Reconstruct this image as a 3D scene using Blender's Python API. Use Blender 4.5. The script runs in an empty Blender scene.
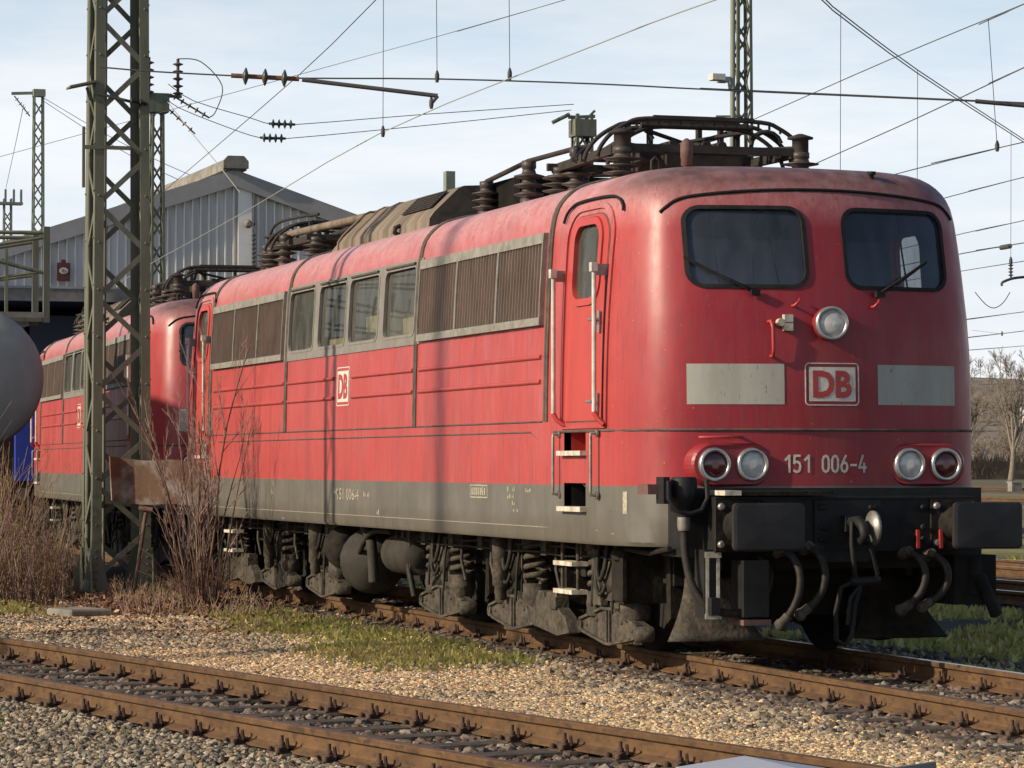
import bpy, bmesh, math, random
import numpy as np
from mathutils import Vector, Matrix
R = math.radians
random.seed(7); rng = np.random.default_rng(7)
scene = bpy.context.scene
col = scene.collection

# ------------------------------------------------------------------ camera, sky, sun
cam_d = bpy.data.cameras.new('camera'); cam = bpy.data.objects.new('camera', cam_d); col.objects.link(cam)
cam_d.sensor_fit = 'HORIZONTAL'; cam_d.sensor_width = 36.0; cam_d.lens = 3125.77/1024*36.0
cam_d.clip_start = 0.5; cam_d.clip_end = 6000
TH, PH = R(17.5608), R(1.4531)
fwd = Vector((-math.cos(TH)*math.cos(PH), math.sin(TH)*math.cos(PH), math.sin(PH)))
cam.location = (21.0439, -9.4963, 1.5017)
cam.rotation_euler = fwd.to_track_quat('-Z', 'Y').to_euler()
scene.camera = cam

SUN_DIR = Vector((-0.09, 1.0, -0.48)).normalized()      # the way the light travels
elev = math.asin(-SUN_DIR.z); azim = math.atan2(-SUN_DIR.x, -SUN_DIR.y)
world = bpy.data.worlds.new("World"); scene.world = world; world.use_nodes = True
wn, wl = world.node_tree.nodes, world.node_tree.links
bg = wn['Background']
sky = wn.new('ShaderNodeTexSky'); sky.sky_type = 'NISHITA'; sky.sun_disc = False
sky.sun_elevation = elev; sky.sun_rotation = azim
sky.air_density = 1.0; sky.dust_density = 1.6; sky.ozone_density = 1.6; sky.altitude = 200
tc = wn.new('ShaderNodeTexCoord'); mp = wn.new('ShaderNodeMapping'); mp.inputs['Scale'].default_value = (1.0, 1.0, 5.5)
nz = wn.new('ShaderNodeTexNoise'); nz.inputs['Scale'].default_value = 4.5; nz.inputs['Detail'].default_value = 7; nz.inputs['Roughness'].default_value = .62
cr = wn.new('ShaderNodeValToRGB'); cr.color_ramp.elements[0].position = .30; cr.color_ramp.elements[1].position = .78
cr.color_ramp.elements[0].color = (.88, .88, .88, 1); cr.color_ramp.elements[1].color = (.98, .98, .98, 1)
mx = wn.new('ShaderNodeMixRGB'); hc = wn.new('ShaderNodeValToRGB'); hc.color_ramp.elements[0].position = .0; hc.color_ramp.elements[1].position = .15
hc.color_ramp.elements[0].color = (.84, .865, .90, 1); hc.color_ramp.elements[1].color = (.64, .755, .87, 1)
hs_ = wn.new('ShaderNodeVectorMath'); hs_.operation = 'SCALE'; hs_.inputs['Scale'].default_value = 9.6; hw = wn.new('ShaderNodeMixRGB'); hw.inputs['Color2'].default_value = (.90, .915, .935, 1); cw = wn.new('ShaderNodeMapRange'); cw.inputs[1].default_value = .42; cw.inputs[2].default_value = .66; cw.inputs[4].default_value = .85
wl.new(nz.outputs['Fac'], cw.inputs[0]); wl.new(cw.outputs[0], hw.inputs['Fac']); wl.new(hc.outputs[0], hw.inputs['Color1']); wl.new(hw.outputs[0], hs_.inputs[0]); wl.new(hs_.outputs[0], mx.inputs['Color2'])
wl.new(tc.outputs['Generated'], mp.inputs['Vector']); wl.new(mp.outputs[0], nz.inputs['Vector']); wl.new(nz.outputs['Fac'], cr.inputs['Fac'])
sx = wn.new('ShaderNodeSeparateXYZ'); wl.new(tc.outputs['Generated'], sx.inputs[0])
hz = wn.new('ShaderNodeMapRange'); hz.interpolation_type = 'SMOOTHSTEP'; hz.inputs[1].default_value = .10; hz.inputs[2].default_value = .24; hz.inputs[3].default_value = 1.0; hz.inputs[4].default_value = .0
wl.new(sx.outputs['Z'], hz.inputs[0]); wl.new(sx.outputs['Z'], hc.inputs['Fac'])                      # the bright haze and thin cloud lie low, the sky overhead is clear
hm = wn.new('ShaderNodeMath'); hm.operation = 'MULTIPLY'; wl.new(cr.outputs['Color'], hm.inputs[0]); wl.new(hz.outputs[0], hm.inputs[1])
wl.new(sky.outputs[0], mx.inputs['Color1']); wl.new(hm.outputs[0], mx.inputs['Fac']); wl.new(mx.outputs[0], bg.inputs['Color'])
bg.inputs['Strength'].default_value = 0.10

sun_d = bpy.data.lights.new('sun', 'SUN'); sun_d.energy = 4.6; sun_d.angle = R(0.53); sun_d.color = (1.0, .86, .66)
sun = bpy.data.objects.new('sun', sun_d); col.objects.link(sun)
sun.rotation_euler = SUN_DIR.to_track_quat('-Z', 'Y').to_euler(); sun.location = (0, -40, 40)
vs = scene.view_settings; vs.view_transform = 'Standard'; vs.look = 'None'; vs.exposure = 0.22; vs.gamma = 1.0; vs.use_curve_mapping = False
scene.cycles.max_bounces = 5; scene.cycles.transparent_max_bounces = 10; scene.cycles.use_denoising = True

# ------------------------------------------------------------------ materials
def mat(name, c1, c2=None, scale=6, rough=.7, metal=0, bump=0, stretch=(1, 1, 1), detail=5, lo=.35, hi=.65, spec=.4, bscale=None, c3=None, s3=40, lo3=.6, hi3=.7):
    m = bpy.data.materials.new(name); m.use_nodes = True; n, l = m.node_tree.nodes, m.node_tree.links
    b = n['Principled BSDF']; b.inputs['Roughness'].default_value = rough; b.inputs['Metallic'].default_value = metal
    b.inputs['Specular IOR Level'].default_value = spec
    b.inputs['Base Color'].default_value = (*c1, 1)
    t = n.new('ShaderNodeTexCoord'); mpn = n.new('ShaderNodeMapping'); mpn.inputs['Scale'].default_value = stretch
    l.new(t.outputs['Object'], mpn.inputs['Vector'])
    m['_out'] = ''
    last = None
    if c2:
        z = n.new('ShaderNodeTexNoise'); z.inputs['Scale'].default_value = scale; z.inputs['Detail'].default_value = detail; z.inputs['Roughness'].default_value = .65
        l.new(mpn.outputs[0], z.inputs['Vector'])
        r = n.new('ShaderNodeMapRange'); r.inputs[1].default_value = lo; r.inputs[2].default_value = hi; l.new(z.outputs['Fac'], r.inputs[0])
        x = n.new('ShaderNodeMixRGB'); x.inputs[1].default_value = (*c1, 1); x.inputs[2].default_value = (*c2, 1)
        l.new(r.outputs[0], x.inputs[0]); last = x
        if c3:
            z3 = n.new('ShaderNodeTexNoise'); z3.inputs['Scale'].default_value = s3; z3.inputs['Detail'].default_value = 3
            l.new(mpn.outputs[0], z3.inputs['Vector'])
            r3 = n.new('ShaderNodeMapRange'); r3.inputs[1].default_value = lo3; r3.inputs[2].default_value = hi3; l.new(z3.outputs['Fac'], r3.inputs[0])
            x3 = n.new('ShaderNodeMixRGB'); x3.inputs[2].default_value = (*c3, 1); l.new(x.outputs[0], x3.inputs[1]); l.new(r3.outputs[0], x3.inputs[0]); last = x3
        l.new(last.outputs[0], b.inputs['Base Color'])
    if bump:
        zb = n.new('ShaderNodeTexNoise'); zb.inputs['Scale'].default_value = bscale or scale*3; zb.inputs['Detail'].default_value = 4
        l.new(mpn.outputs[0], zb.inputs['Vector'])
        bp = n.new('ShaderNodeBump'); bp.inputs['Strength'].default_value = bump; bp.inputs['Distance'].default_value = .02
        l.new(zb.outputs['Fac'], bp.inputs['Height']); l.new(bp.outputs[0], b.inputs['Normal'])
    return m

def loco_paint():
    m = bpy.data.materials.new('weathered_red_and_grey_paint'); m.use_nodes = True; n, l = m.node_tree.nodes, m.node_tree.links
    b = n['Principled BSDF']
    t = n.new('ShaderNodeTexCoord'); sep = n.new('ShaderNodeSeparateXYZ'); l.new(t.outputs['Object'], sep.inputs[0])
    def noise(scale, st, detail=5):
        mpn = n.new('ShaderNodeMapping'); mpn.inputs['Scale'].default_value = st; l.new(t.outputs['Object'], mpn.inputs['Vector'])
        z = n.new('ShaderNodeTexNoise'); z.inputs['Scale'].default_value = scale; z.inputs['Detail'].default_value = detail; z.inputs['Roughness'].default_value = .6
        l.new(mpn.outputs[0], z.inputs['Vector']); return z.outputs['Fac']
    def rng_(v, a, b_, c=0., d=1.):
        r = n.new('ShaderNodeMapRange'); r.inputs[1].default_value = a; r.inputs[2].default_value = b_; r.inputs[3].default_value = c; r.inputs[4].default_value = d
        l.new(v, r.inputs[0]); return r.outputs[0]
    def mul(a, c):
        k = n.new('ShaderNodeMath'); k.operation = 'MULTIPLY'; l.new(a, k.inputs[0])
        if isinstance(c, float): k.inputs[1].default_value = c
        else: l.new(c, k.inputs[1])
        return k.outputs[0]
    def mix(f, a, c):
        x = n.new('ShaderNodeMixRGB')
        if isinstance(f, float): x.inputs[0].default_value = f
        else: l.new(f, x.inputs[0])
        for k, v in ((1, a), (2, c)):
            if isinstance(v, tuple): x.inputs[k].default_value = (*v, 1)
            else: l.new(v, x.inputs[k])
        return x.outputs[0]
    X, Y, Z = sep.outputs
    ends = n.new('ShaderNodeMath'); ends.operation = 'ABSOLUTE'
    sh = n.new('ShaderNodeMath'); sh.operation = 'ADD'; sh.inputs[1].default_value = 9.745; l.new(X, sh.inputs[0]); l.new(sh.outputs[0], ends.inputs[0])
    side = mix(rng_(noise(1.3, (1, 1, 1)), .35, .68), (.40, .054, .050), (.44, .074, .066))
    red = mix(rng_(ends.outputs[0], 7.9, 8.75), side, mix(rng_(noise(2.3, (1, 1, 1)), .35, .68), (.25, .013, .021), (.30, .019, .026)))  # cab ends deeper red: less faded, with their shade put into the colour
    red = mix(mul(rng_(noise(14, (1, 1, .12)), .45, .75), .35), red, (.30, .055, .052))           # rain streaks
    red = mix(mul(rng_(noise(3, (1, 1, .05), 6), .52, .72), .35), red, (.16, .05, .05))             # sooty runs
    chalk_sheen = mul(rng_(Z, 3.30, 3.74), rng_(noise(5, (1, 1, 1)), .25, .7, .35, .95))
    red = mix(mul(chalk_sheen, .95), red, (.57, .39, .385))  # roof shoulders paler: chalked paint, plus sky sheen put into the colour
    # brown grime on the cab ends' roof edge
    gr = mul(mul(rng_(ends.outputs[0], 7.3, 8.1), rng_(Z, 3.48, 3.68)), rng_(noise(7, (1, 1, 1)), .2, .65, .55, 1.))
    red = mix(mul(gr, .97), red, (.085, .052, .046))
    fr = mul(rng_(ends.outputs[0], 8.2, 8.6), rng_(noise(16, (1, 1, .25)), .42, .72))
    red = mix(mul(fr, .45), red, (.20, .022, .03))
    red = mix(mul(rng_(noise(42, (1, 1, .045), 4), .54, .66), .22), red, (.20, .045, .045))
    red = mix(mul(rng_(noise(75, (1, 1, 1), 3), .60, .68), .30), red, (.17, .05, .05))
    red = mix(mul(rng_(noise(38, (1, 1, .8), 2), .745, .76), .7), red, (.40, .32, .27))
    grey = mix(rng_(noise(2.2, (1, 1, 1)), .35, .65), (.115, .107, .090), (.150, .138, .116))
    red = mix(mul(rng_(noise(42, (1, 1, .045), 4), .54, .66), .22), red, (.20, .045, .045))
    red = mix(mul(rng_(noise(75, (1, 1, 1), 3), .60, .68), .30), red, (.17, .05, .05))
    red = mix(mul(rng_(noise(38, (1, 1, .8), 2), .745, .76), .7), red, (.40, .32, .27))
    grey = mix(mul(rng_(noise(12, (1, 1, .1)), .5, .75), .5), grey, (.09, .078, .062))
    red = mix(mul(rng_(noise(42, (1, 1, .045), 4), .54, .66), .22), red, (.20, .045, .045))
    red = mix(mul(rng_(noise(75, (1, 1, 1), 3), .60, .68), .30), red, (.17, .05, .05))
    red = mix(mul(rng_(noise(38, (1, 1, .8), 2), .745, .76), .7), red, (.40, .32, .27))
    grey = mix(mul(rng_(noise(26, (.15, .15, 1), 2), .70, .73), rng_(Z, 1.0, .93)), grey, (.45, .38, .25))
    f = rng_(Z, 1.327, 1.331)
    c = mix(f, grey, red)
    l.new(c, b.inputs['Base Color'])
    l.new(rng_(noise(5, (1, 1, .4)), .3, .7, .30, .52), b.inputs['Roughness'])
    b.inputs['Specular IOR Level'].default_value = .45
    bp = n.new('ShaderNodeBump'); bp.inputs['Strength'].default_value = .10; bp.inputs['Distance'].default_value = .02
    l.new(noise(1.7, (1, .9, 1.2), 3), bp.inputs['Height']); l.new(bp.outputs[0], b.inputs['Normal'])
    return m

def glass_mat(name, tint, refl=1.0, dirt_sheen=.0, dirt_sheen_c=(.25, .25, .22)):
    m = bpy.data.materials.new(name); m.use_nodes = True; n, l = m.node_tree.nodes, m.node_tree.links
    n.remove(n['Principled BSDF']); out = n['Material Output']
    tr = n.new('ShaderNodeBsdfTransparent'); tr.inputs[0].default_value = (*tint, 1)
    gl = n.new('ShaderNodeBsdfGlossy'); gl.inputs['Roughness'].default_value = .02
    fz = n.new('ShaderNodeFresnel'); fz.inputs[0].default_value = 1.5
    k = n.new('ShaderNodeMath'); k.operation = 'MULTIPLY'; k.inputs[1].default_value = refl; l.new(fz.outputs[0], k.inputs[0])
    mxs = n.new('ShaderNodeMixShader'); l.new(k.outputs[0], mxs.inputs[0]); l.new(tr.outputs[0], mxs.inputs[1]); l.new(gl.outputs[0], mxs.inputs[2])
    last = mxs
    if dirt_sheen:
        df = n.new('ShaderNodeBsdfDiffuse'); df.inputs[0].default_value = (*dirt_sheen_c, 1)
        t = n.new('ShaderNodeTexCoord'); mpn = n.new('ShaderNodeMapping'); mpn.inputs['Scale'].default_value = (1, 1, .3); l.new(t.outputs['Object'], mpn.inputs[0])
        z = n.new('ShaderNodeTexNoise'); z.inputs['Scale'].default_value = 9; z.inputs['Detail'].default_value = 6; l.new(mpn.outputs[0], z.inputs['Vector'])
        r = n.new('ShaderNodeMapRange'); r.inputs[1].default_value = .3; r.inputs[2].default_value = .75; r.inputs[3].default_value = dirt_sheen*.4; r.inputs[4].default_value = dirt_sheen
        l.new(z.outputs['Fac'], r.inputs[0])
        m2 = n.new('ShaderNodeMixShader'); l.new(r.outputs[0], m2.inputs[0]); l.new(mxs.outputs[0], m2.inputs[1]); l.new(df.outputs[0], m2.inputs[2]); last = m2
    l.new(last.outputs[0], out.inputs[0]); return m

M = {}
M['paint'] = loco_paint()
M['red'] = mat('red_fitting_paint', (.42, .045, .04), (.35, .04, .038), 8, rough=.4)
M['door_red'] = mat('door_red_paint', (.46, .056, .044), (.40, .056, .048), 5, rough=.4, stretch=(1, 1, .4))
M['black_frame'] = mat('rubber_black', (.010, .010, .011), (.022, .020, .019), 12, rough=.7, spec=.2)
M['seam'] = mat('dark_seam', (.05, .045, .042), (.11, .09, .075), 10, rough=.8)
M['underframe'] = mat('grimy_shaded_underframe', (.010, .0088, .0075), (.030, .0245, .018), 7, rough=.9, spec=.2, bump=.3)  # grimy steel, darkened further for the shade under the body
M['bogie'] = mat('dusty_bogie_steel', (.105, .086, .060), (.022, .018, .014), 9, rough=.85, bump=.5, c3=(.040, .034, .026), s3=30, lo3=.45, hi3=.75)
M['black'] = mat('black_beam_paint', (.009, .009, .0095), (.019, .0175, .0165), 6, rough=.6, spec=.25, bump=.1)
M['buffer'] = mat('greasy_buffer_steel', (.013, .013, .0155), (.028, .026, .027), 3, rough=.5, spec=.3)
M['hose'] = mat('hose_rubber', (.036, .031, .025), (.015, .014, .012), 14, rough=.65, spec=.25)
M['steel'] = mat('worn_steel', (.36, .34, .31), (.22, .20, .17), 9, rough=.45, metal=.6)
M['louvre'] = mat('grey_brown_louvre', (.27, .25, .20), (.185, .168, .135), 6, rough=.75, stretch=(1, 1, .3))
M['louvre_frame'] = mat('dull_grey_frame', (.27, .26, .225), (.17, .155, .13), 8, rough=.6)
M['band'] = mat('grey_window_band', (.22, .205, .18), (.17, .155, .135), 6, rough=.6)
M['pale'] = mat('pale_grey_panel', (.40, .39, .34), (.33, .315, .27), 5, rough=.55, stretch=(1, 1, .25), c3=(.19, .16, .13), s3=60, lo3=.66, hi3=.72)
M['logo_white'] = mat('logo_off_white', (.66, .62, .54), (.50, .46, .40), 30, rough=.55)
M['lettering'] = mat('pale_lettering', (.62, .57, .48), (.46, .42, .36), 40, rough=.6)
M['letter_faint'] = mat('worn_cream_lettering', (.46, .42, .31), (.24, .22, .17), 55, rough=.7)
M['cream'] = mat('cream_step_paint', (.66, .61, .50), (.36, .31, .24), 14, rough=.6)
M['rail_white'] = mat('pale_handrail', (.62, .58, .52), (.40, .36, .31), 10, rough=.45)
M['chrome'] = mat('dull_chrome', (.60, .58, .55), (.42, .40, .38), 12, rough=.3, metal=.8)
M['lens'] = mat('clear_lens', (.62, .60, .55), (.40, .39, .37), 10, rough=.12, spec=.9)
M['lens_red'] = mat('dark_red_lens', (.055, .006, .010), (.09, .008, .012), 10, rough=.12, spec=.8)
M['hood'] = mat('sooty_brown_roof_hood', (.23, .185, .135), (.115, .088, .064), 3.0, rough=.8, stretch=(2.2, .4, .4), detail=6)
M['hood_end'] = mat('shaded_roof_hood_end', (.008, .0075, .007), (.015, .013, .012), 5, rough=.9, spec=.1)  # near-black copy for the hood's end, shade put into the colour
M['roofgear'] = mat('sooty_roof_gear', (.024, .022, .020), (.048, .041, .034), 8, rough=.75, spec=.25)
M['insul'] = mat('brown_insulator', (.042, .034, .031), (.075, .060, .050), 9, rough=.5)
M['rust_red'] = mat('rusty_red_fitting', (.17, .085, .07), (.10, .06, .05), 14, rough=.7)
M['interior'] = mat('cab_interior_grey', (.30, .34, .44), (.23, .27, .36), 3, rough=.8)
M['machine'] = mat('machine_room_cream', (.50, .44, .27), (.38, .33, .2), 3, rough=.7)
M['machine_dark'] = mat('machine_room_grey', (.10, .11, .11), (.06, .065, .065), 3, rough=.8)
M['glass'] = glass_mat('windscreen_glass', (.80, .84, .90), 1.3, .13, (.30, .34, .42))  # bluish film puts the reflected grey-blue sky into the pane's colour
M['glass_side'] = glass_mat('dirty_side_glass', (.72, .73, .70), .45, .50, (.17, .175, .155))
M['tank_dark'] = mat('dusty_dark_tank_paint', (.052, .046, .036), (.030, .026, .021), 5, rough=.75, spec=.25)
M['deep_shade'] = mat('black_deep_shade', (.008, .007, .006), (.018, .015, .012), 5, rough=.95)  # near-black colour carries the shade among frames and wheels
M['rail'] = mat('rusty_rail_side', (.135, .072, .028), (.075, .039, .017), 7, rough=.85, bump=.2, stretch=(.5, 1, 1), c3=(.055, .030, .017), s3=22, lo3=.52)
M['rail_top'] = mat('dull_rail_head', (.165, .098, .047), (.115, .068, .035), 8, rough=.45, metal=.25)
M['rail_shiny'] = mat('polished_rail_head', (.45, .42, .38), (.30, .26, .22), 8, rough=.28, metal=.9)
M['sleeper'] = mat('dark_timber_sleeper', (.040, .031, .024), (.085, .066, .050), 7, rough=.95, bump=.5, stretch=(1, 1, 1))
M['clip'] = mat('dark_rusty_fastening', (.045, .030, .022), (.10, .055, .032), 14, rough=.85)
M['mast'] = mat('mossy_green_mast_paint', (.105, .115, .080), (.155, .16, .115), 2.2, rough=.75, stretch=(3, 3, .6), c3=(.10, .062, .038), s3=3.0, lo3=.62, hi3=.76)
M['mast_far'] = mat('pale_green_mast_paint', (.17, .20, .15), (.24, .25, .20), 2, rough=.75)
M['galv'] = mat('galvanised_grey', (.38, .40, .42), (.28, .29, .30), 6, rough=.5, metal=.3)
M['clad'] = mat('grey_cladding', (.66, .625, .57), (.52, .49, .445), .8, rough=.6, stretch=(2, 2, .15))
M['clad_rib'] = mat('sunlit_cladding_rib', (.84, .82, .76), (.74, .71, .66), 1, rough=.6)  # lighter than the cladding: sun on the ribs put into the colour
M['fascia'] = mat('grey_fascia', (.36, .35, .335), (.28, .27, .26), 1.2, rough=.8, stretch=(1, 1, 1))
M['concrete'] = mat('stained_concrete', (.27, .25, .215), (.15, .14, .115), 2.5, rough=.9, bump=.2)
M['dark_hall'] = mat('dark_hall_interior', (.025, .030, .042), (.035, .042, .06), 1, rough=.9)
M['wire'] = mat('dark_wire', (.060, .058, .058), rough=.6)
M['wire_pale'] = mat('pale_stranded_wire', (.30, .32, .27), rough=.6)
M['insul_green'] = mat('green_brown_insulator', (.055, .085, .062), (.10, .08, .055), 20, rough=.35)
M['insul_rust'] = mat('rusty_insulator_cap', (.20, .085, .045), (.12, .06, .04), 20, rough=.8)
M['sheet_rust'] = mat('rusted_sheet', (.27, .25, .225), (.135, .078, .047), 2.4, rough=.85, lo=.36, hi=.52, bump=.1, c3=(.10, .055, .035), s3=9, lo3=.6, hi3=.7)
M['tank'] = mat('grey_green_tank_paint', (.36, .365, .32), (.28, .28, .245), 1.6, rough=.6)
M['blue'] = mat('blue_wagon_paint', (.02, .05, .36), (.02, .04, .26), 2, rough=.5)
M['sign_brown'] = mat('dark_red_sign', (.115, .035, .030), (.085, .03, .026), 4, rough=.7)
M['bark'] = mat('shrub_bark', (.15, .085, .060), (.085, .05, .038), 9, rough=.85, stretch=(3, 3, .5))
M['twig'] = mat('reddish_twig', (.36, .27, .22), (.19, .11, .085), 7, rough=.6)
M['bark_tree'] = mat('pale_tree_bark', (.22, .185, .14), (.15, .125, .095), 4, rough=.9)
M['twig_far'] = mat('winter_twigs', (.21, .165, .13), (.17, .135, .105), 2, rough=.9)
M['dry'] = mat('dry_stalk', (.36, .25, .125), (.19, .10, .055), 1.6, rough=.85)
M['leaf'] = mat('fallen_leaf', (.22, .115, .062), (.11, .056, .036), 2.5, rough=.8)
M['box_grey'] = mat('pale_blue_grey_lid', (.36, .38, .45), (.31, .33, .39), 5, rough=.5)
M['zinc'] = mat('dark_zinc_sheet', (.115, .125, .135), (.16, .17, .18), 5, rough=.6, metal=.2, stretch=(1, 1, 4))
M['brick'] = mat('dull_brick', (.25, .12, .085), (.19, .095, .07), 3, rough=.9)
M['roof_tile'] = mat('dark_roof_tile', (.11, .07, .06), (.08, .055, .05), 3, rough=.9)

# ------------------------------------------------------------------ mesh helpers
class MB:
    def __init__(s): s.v = []; s.f = []; s.m = []; s.sm = []
    def add(s, vs, fs, mi=0, smooth=False):
        o = len(s.v); s.v += [tuple(v) for v in vs]
        for f in fs: s.f.append(tuple(i+o for i in f)); s.m.append(mi); s.sm.append(smooth)
    def box(s, x0, x1, y0, y1, z0, z1, mi=0):
        s.add([(x0,y0,z0),(x1,y0,z0),(x1,y1,z0),(x0,y1,z0),(x0,y0,z1),(x1,y0,z1),(x1,y1,z1),(x0,y1,z1)],
              [(0,3,2,1),(4,5,6,7),(0,1,5,4),(1,2,6,5),(2,3,7,6),(3,0,4,7)], mi)
    def bar(s, p, q, w, h=None, mi=0, upv=(0, 0, 1)):
        h = h or w; p = Vector(p); q = Vector(q); d = (q-p).normalized(); u = Vector(upv)
        if abs(d.dot(u)) > .98: u = Vector((1, 0, 0))
        a = d.cross(u).normalized()*w/2; b = a.cross(d).normalized()*h/2
        vs_ = [c+sx*a+sy*b for c in (p, q) for sx, sy in ((-1,-1),(1,-1),(1,1),(-1,1))]
        s.add(vs_, [(0,1,2,3),(7,6,5,4),(0,4,5,1),(1,5,6,2),(2,6,7,3),(3,7,4,0)], mi)
    def angle(s, p, q, w, t, da, db, mi=0):          # L section from p to q, flanges along da and db
        p = Vector(p); q = Vector(q); da = Vector(da); db = Vector(db)
        prof = [(0,0),(w,0),(w,t),(t,t),(t,w),(0,w)]
        vs_ = [c+da*a+db*b for c in (p, q) for a, b in prof]
        s.add(vs_, [(0,1,2,3,4,5)[::-1], (6,7,8,9,10,11)]+[(i, (i+1)%6, (i+1)%6+6, i+6) for i in range(6)], mi)
    def tube(s, pts, r, n=8, mi=0, caps=True, smooth=True):
        pts = [Vector(p) for p in pts]; k = len(pts); rr = r if isinstance(r, (list, tuple)) else [r]*k
        vs_ = []; prev = None
        for i, p in enumerate(pts):
            d = (pts[min(i+1, k-1)]-pts[max(i-1, 0)])
            if d.length < 1e-9: d = Vector((0, 0, 1))
            d.normalize()
            if prev is None:
                u = Vector((0, 0, 1)) if abs(d.z) < .9 else Vector((1, 0, 0)); a = d.cross(u).normalized()
            else:
                a = prev-d*prev.dot(d)
                if a.length < 1e-6: a = d.orthogonal()
                a.normalize()
            prev = a; b = d.cross(a)
            for j in range(n):
                t = 2*math.pi*j/n; vs_.append(p+(a*math.cos(t)+b*math.sin(t))*rr[i])
        fs = [(i*n+j, i*n+(j+1)%n, (i+1)*n+(j+1)%n, (i+1)*n+j) for i in range(k-1) for j in range(n)]
        s.add(vs_, fs, mi, smooth)
        if caps: s.add(vs_, [tuple(range(n))[::-1], tuple((k-1)*n+j for j in range(n))], mi)
    def lathe(s, o, axis, prof, n=16, mi=0, smooth=True):   # prof = [(r, h)...]
        o = Vector(o); d = Vector(axis).normalized(); a = d.orthogonal().normalized(); b = d.cross(a)
        vs_ = []
        for r, h in prof:
            for j in range(n):
                t = 2*math.pi*j/n; vs_.append(o+d*h+(a*math.cos(t)+b*math.sin(t))*r)
        k = len(prof)
        s.add(vs_, [(i*n+j, i*n+(j+1)%n, (i+1)*n+(j+1)%n, (i+1)*n+j) for i in range(k-1) for j in range(n)], mi, smooth)
        s.add(vs_, [tuple(range(n))[::-1], tuple((k-1)*n+j for j in range(n))], mi)
    def prism(s, pts, ext, mi=0):                    # closed polygon (3D points) swept by ext
        e = Vector(ext); k = len(pts); a = [Vector(p) for p in pts]; b = [p+e for p in a]
        s.add(a+b, [tuple(range(k))[::-1], tuple(range(k, 2*k))]+[(i, (i+1)%k, (i+1)%k+k, i+k) for i in range(k)], mi)
    def coil(s, o, r, wire, z0, z1, turns, mi=0):
        n = int(turns*12); pts = [(o[0]+r*math.cos(2*math.pi*i/12), o[1]+r*math.sin(2*math.pi*i/12), z0+(z1-z0)*i/n) for i in range(n+1)]
        s.tube(pts, wire, 6, mi)
    def mesh(s, name, mats, recalc=True):
        me = bpy.data.meshes.new(name); me.from_pydata(s.v, [], s.f)
        for m_ in (mats if isinstance(mats, (list, tuple)) else [mats]): me.materials.append(m_)
        me.polygons.foreach_set('material_index', s.m); me.polygons.foreach_set('use_smooth', s.sm)
        if recalc:
            bm = bmesh.new(); bm.from_mesh(me); bmesh.ops.recalc_face_normals(bm, faces=bm.faces); bm.to_mesh(me); bm.free()
        me.update(); return me
    def build(s, name, mats, parent=None, loc=None, recalc=True):
        o = bpy.data.objects.new(name, s.mesh(name, mats, recalc)); col.objects.link(o)
        if parent: o.parent = parent
        if loc: o.location = loc
        return o
def tag(o, label=None, cat=None, group=None, kind=None):
    for k, v in (('label', label), ('category', cat), ('group', group), ('kind', kind)):
        if v: o[k] = v
    return o
def thing(name, label, cat, loc=(0, 0, 0), rz=0, group=None):
    o = bpy.data.objects.new(name, None); col.objects.link(o); o.location = loc; o.rotation_euler = (0, 0, rz)
    o.empty_display_size = .2
    return tag(o, label, cat, group)
def copy_tree(o, parent=None, skip=()):
    c = o.copy(); col.objects.link(c); c.parent = parent
    for ch in list(o.children):
        if ch.name.split('.')[0] not in skip: copy_tree(ch, c, skip)
    return c
def bez(p0, p1, p2, p3, n=12):
    p0, p1, p2, p3 = map(Vector, (p0, p1, p2, p3)); out = []
    for i in range(n+1):
        t = i/n; out.append(p0*(1-t)**3+p1*3*t*(1-t)**2+p2*3*t*t*(1-t)+p3*t**3)
    return out
def spline(ps, n=8):
    ps = [Vector(p) for p in ps]; out = []
    for i in range(len(ps)-1):
        a = ps[max(i-1, 0)]; b = ps[i]; c = ps[i+1]; d = ps[min(i+2, len(ps)-1)]
        for k in range(n):
            t = k/n
            out.append(.5*((2*b)+(c-a)*t+(2*a-5*b+4*c-d)*t*t+(3*b-a-3*c+d)*t**3))
    return out+[ps[-1]]
def rrect(u0, u1, v0, v1, r, n=6):
    out = []
    for cu, cv, a0 in ((u1-r, v1-r, 0), (u0+r, v1-r, 90), (u0+r, v0+r, 180), (u1-r, v0+r, 270)):
        for k in range(n+1):
            a = R(a0+90*k/n); out.append((cu+r*math.cos(a), cv+r*math.sin(a)))
    return out
def rrect2(u0, u1, v0, v1, rt, rb, n=6):         # own radius for the top and for the bottom corners
    out = []
    for cu, cv, a0, r in ((u1-rt, v1-rt, 0, rt), (u0+rt, v1-rt, 90, rt), (u0+rb, v0+rb, 180, rb), (u1-rb, v0+rb, 270, rb)):
        for k in range(n+1):
            a = R(a0+90*k/n); out.append((cu+r*math.cos(a), cv+r*math.sin(a)))
    return out
def resample(a, *more, step=.07):
    n = len(a); outs = [[] for _ in range(1+len(more))]
    for i in range(n):
        j = (i+1) % n; k = max(1, int(math.hypot(a[j][0]-a[i][0], a[j][1]-a[i][1])/step))
        for q in range(k):
            t = q/k
            for o, l_ in zip(outs, (a,)+more): o.append((l_[i][0]*(1-t)+l_[j][0]*t, l_[i][1]*(1-t)+l_[j][1]*t))
    return outs
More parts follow.
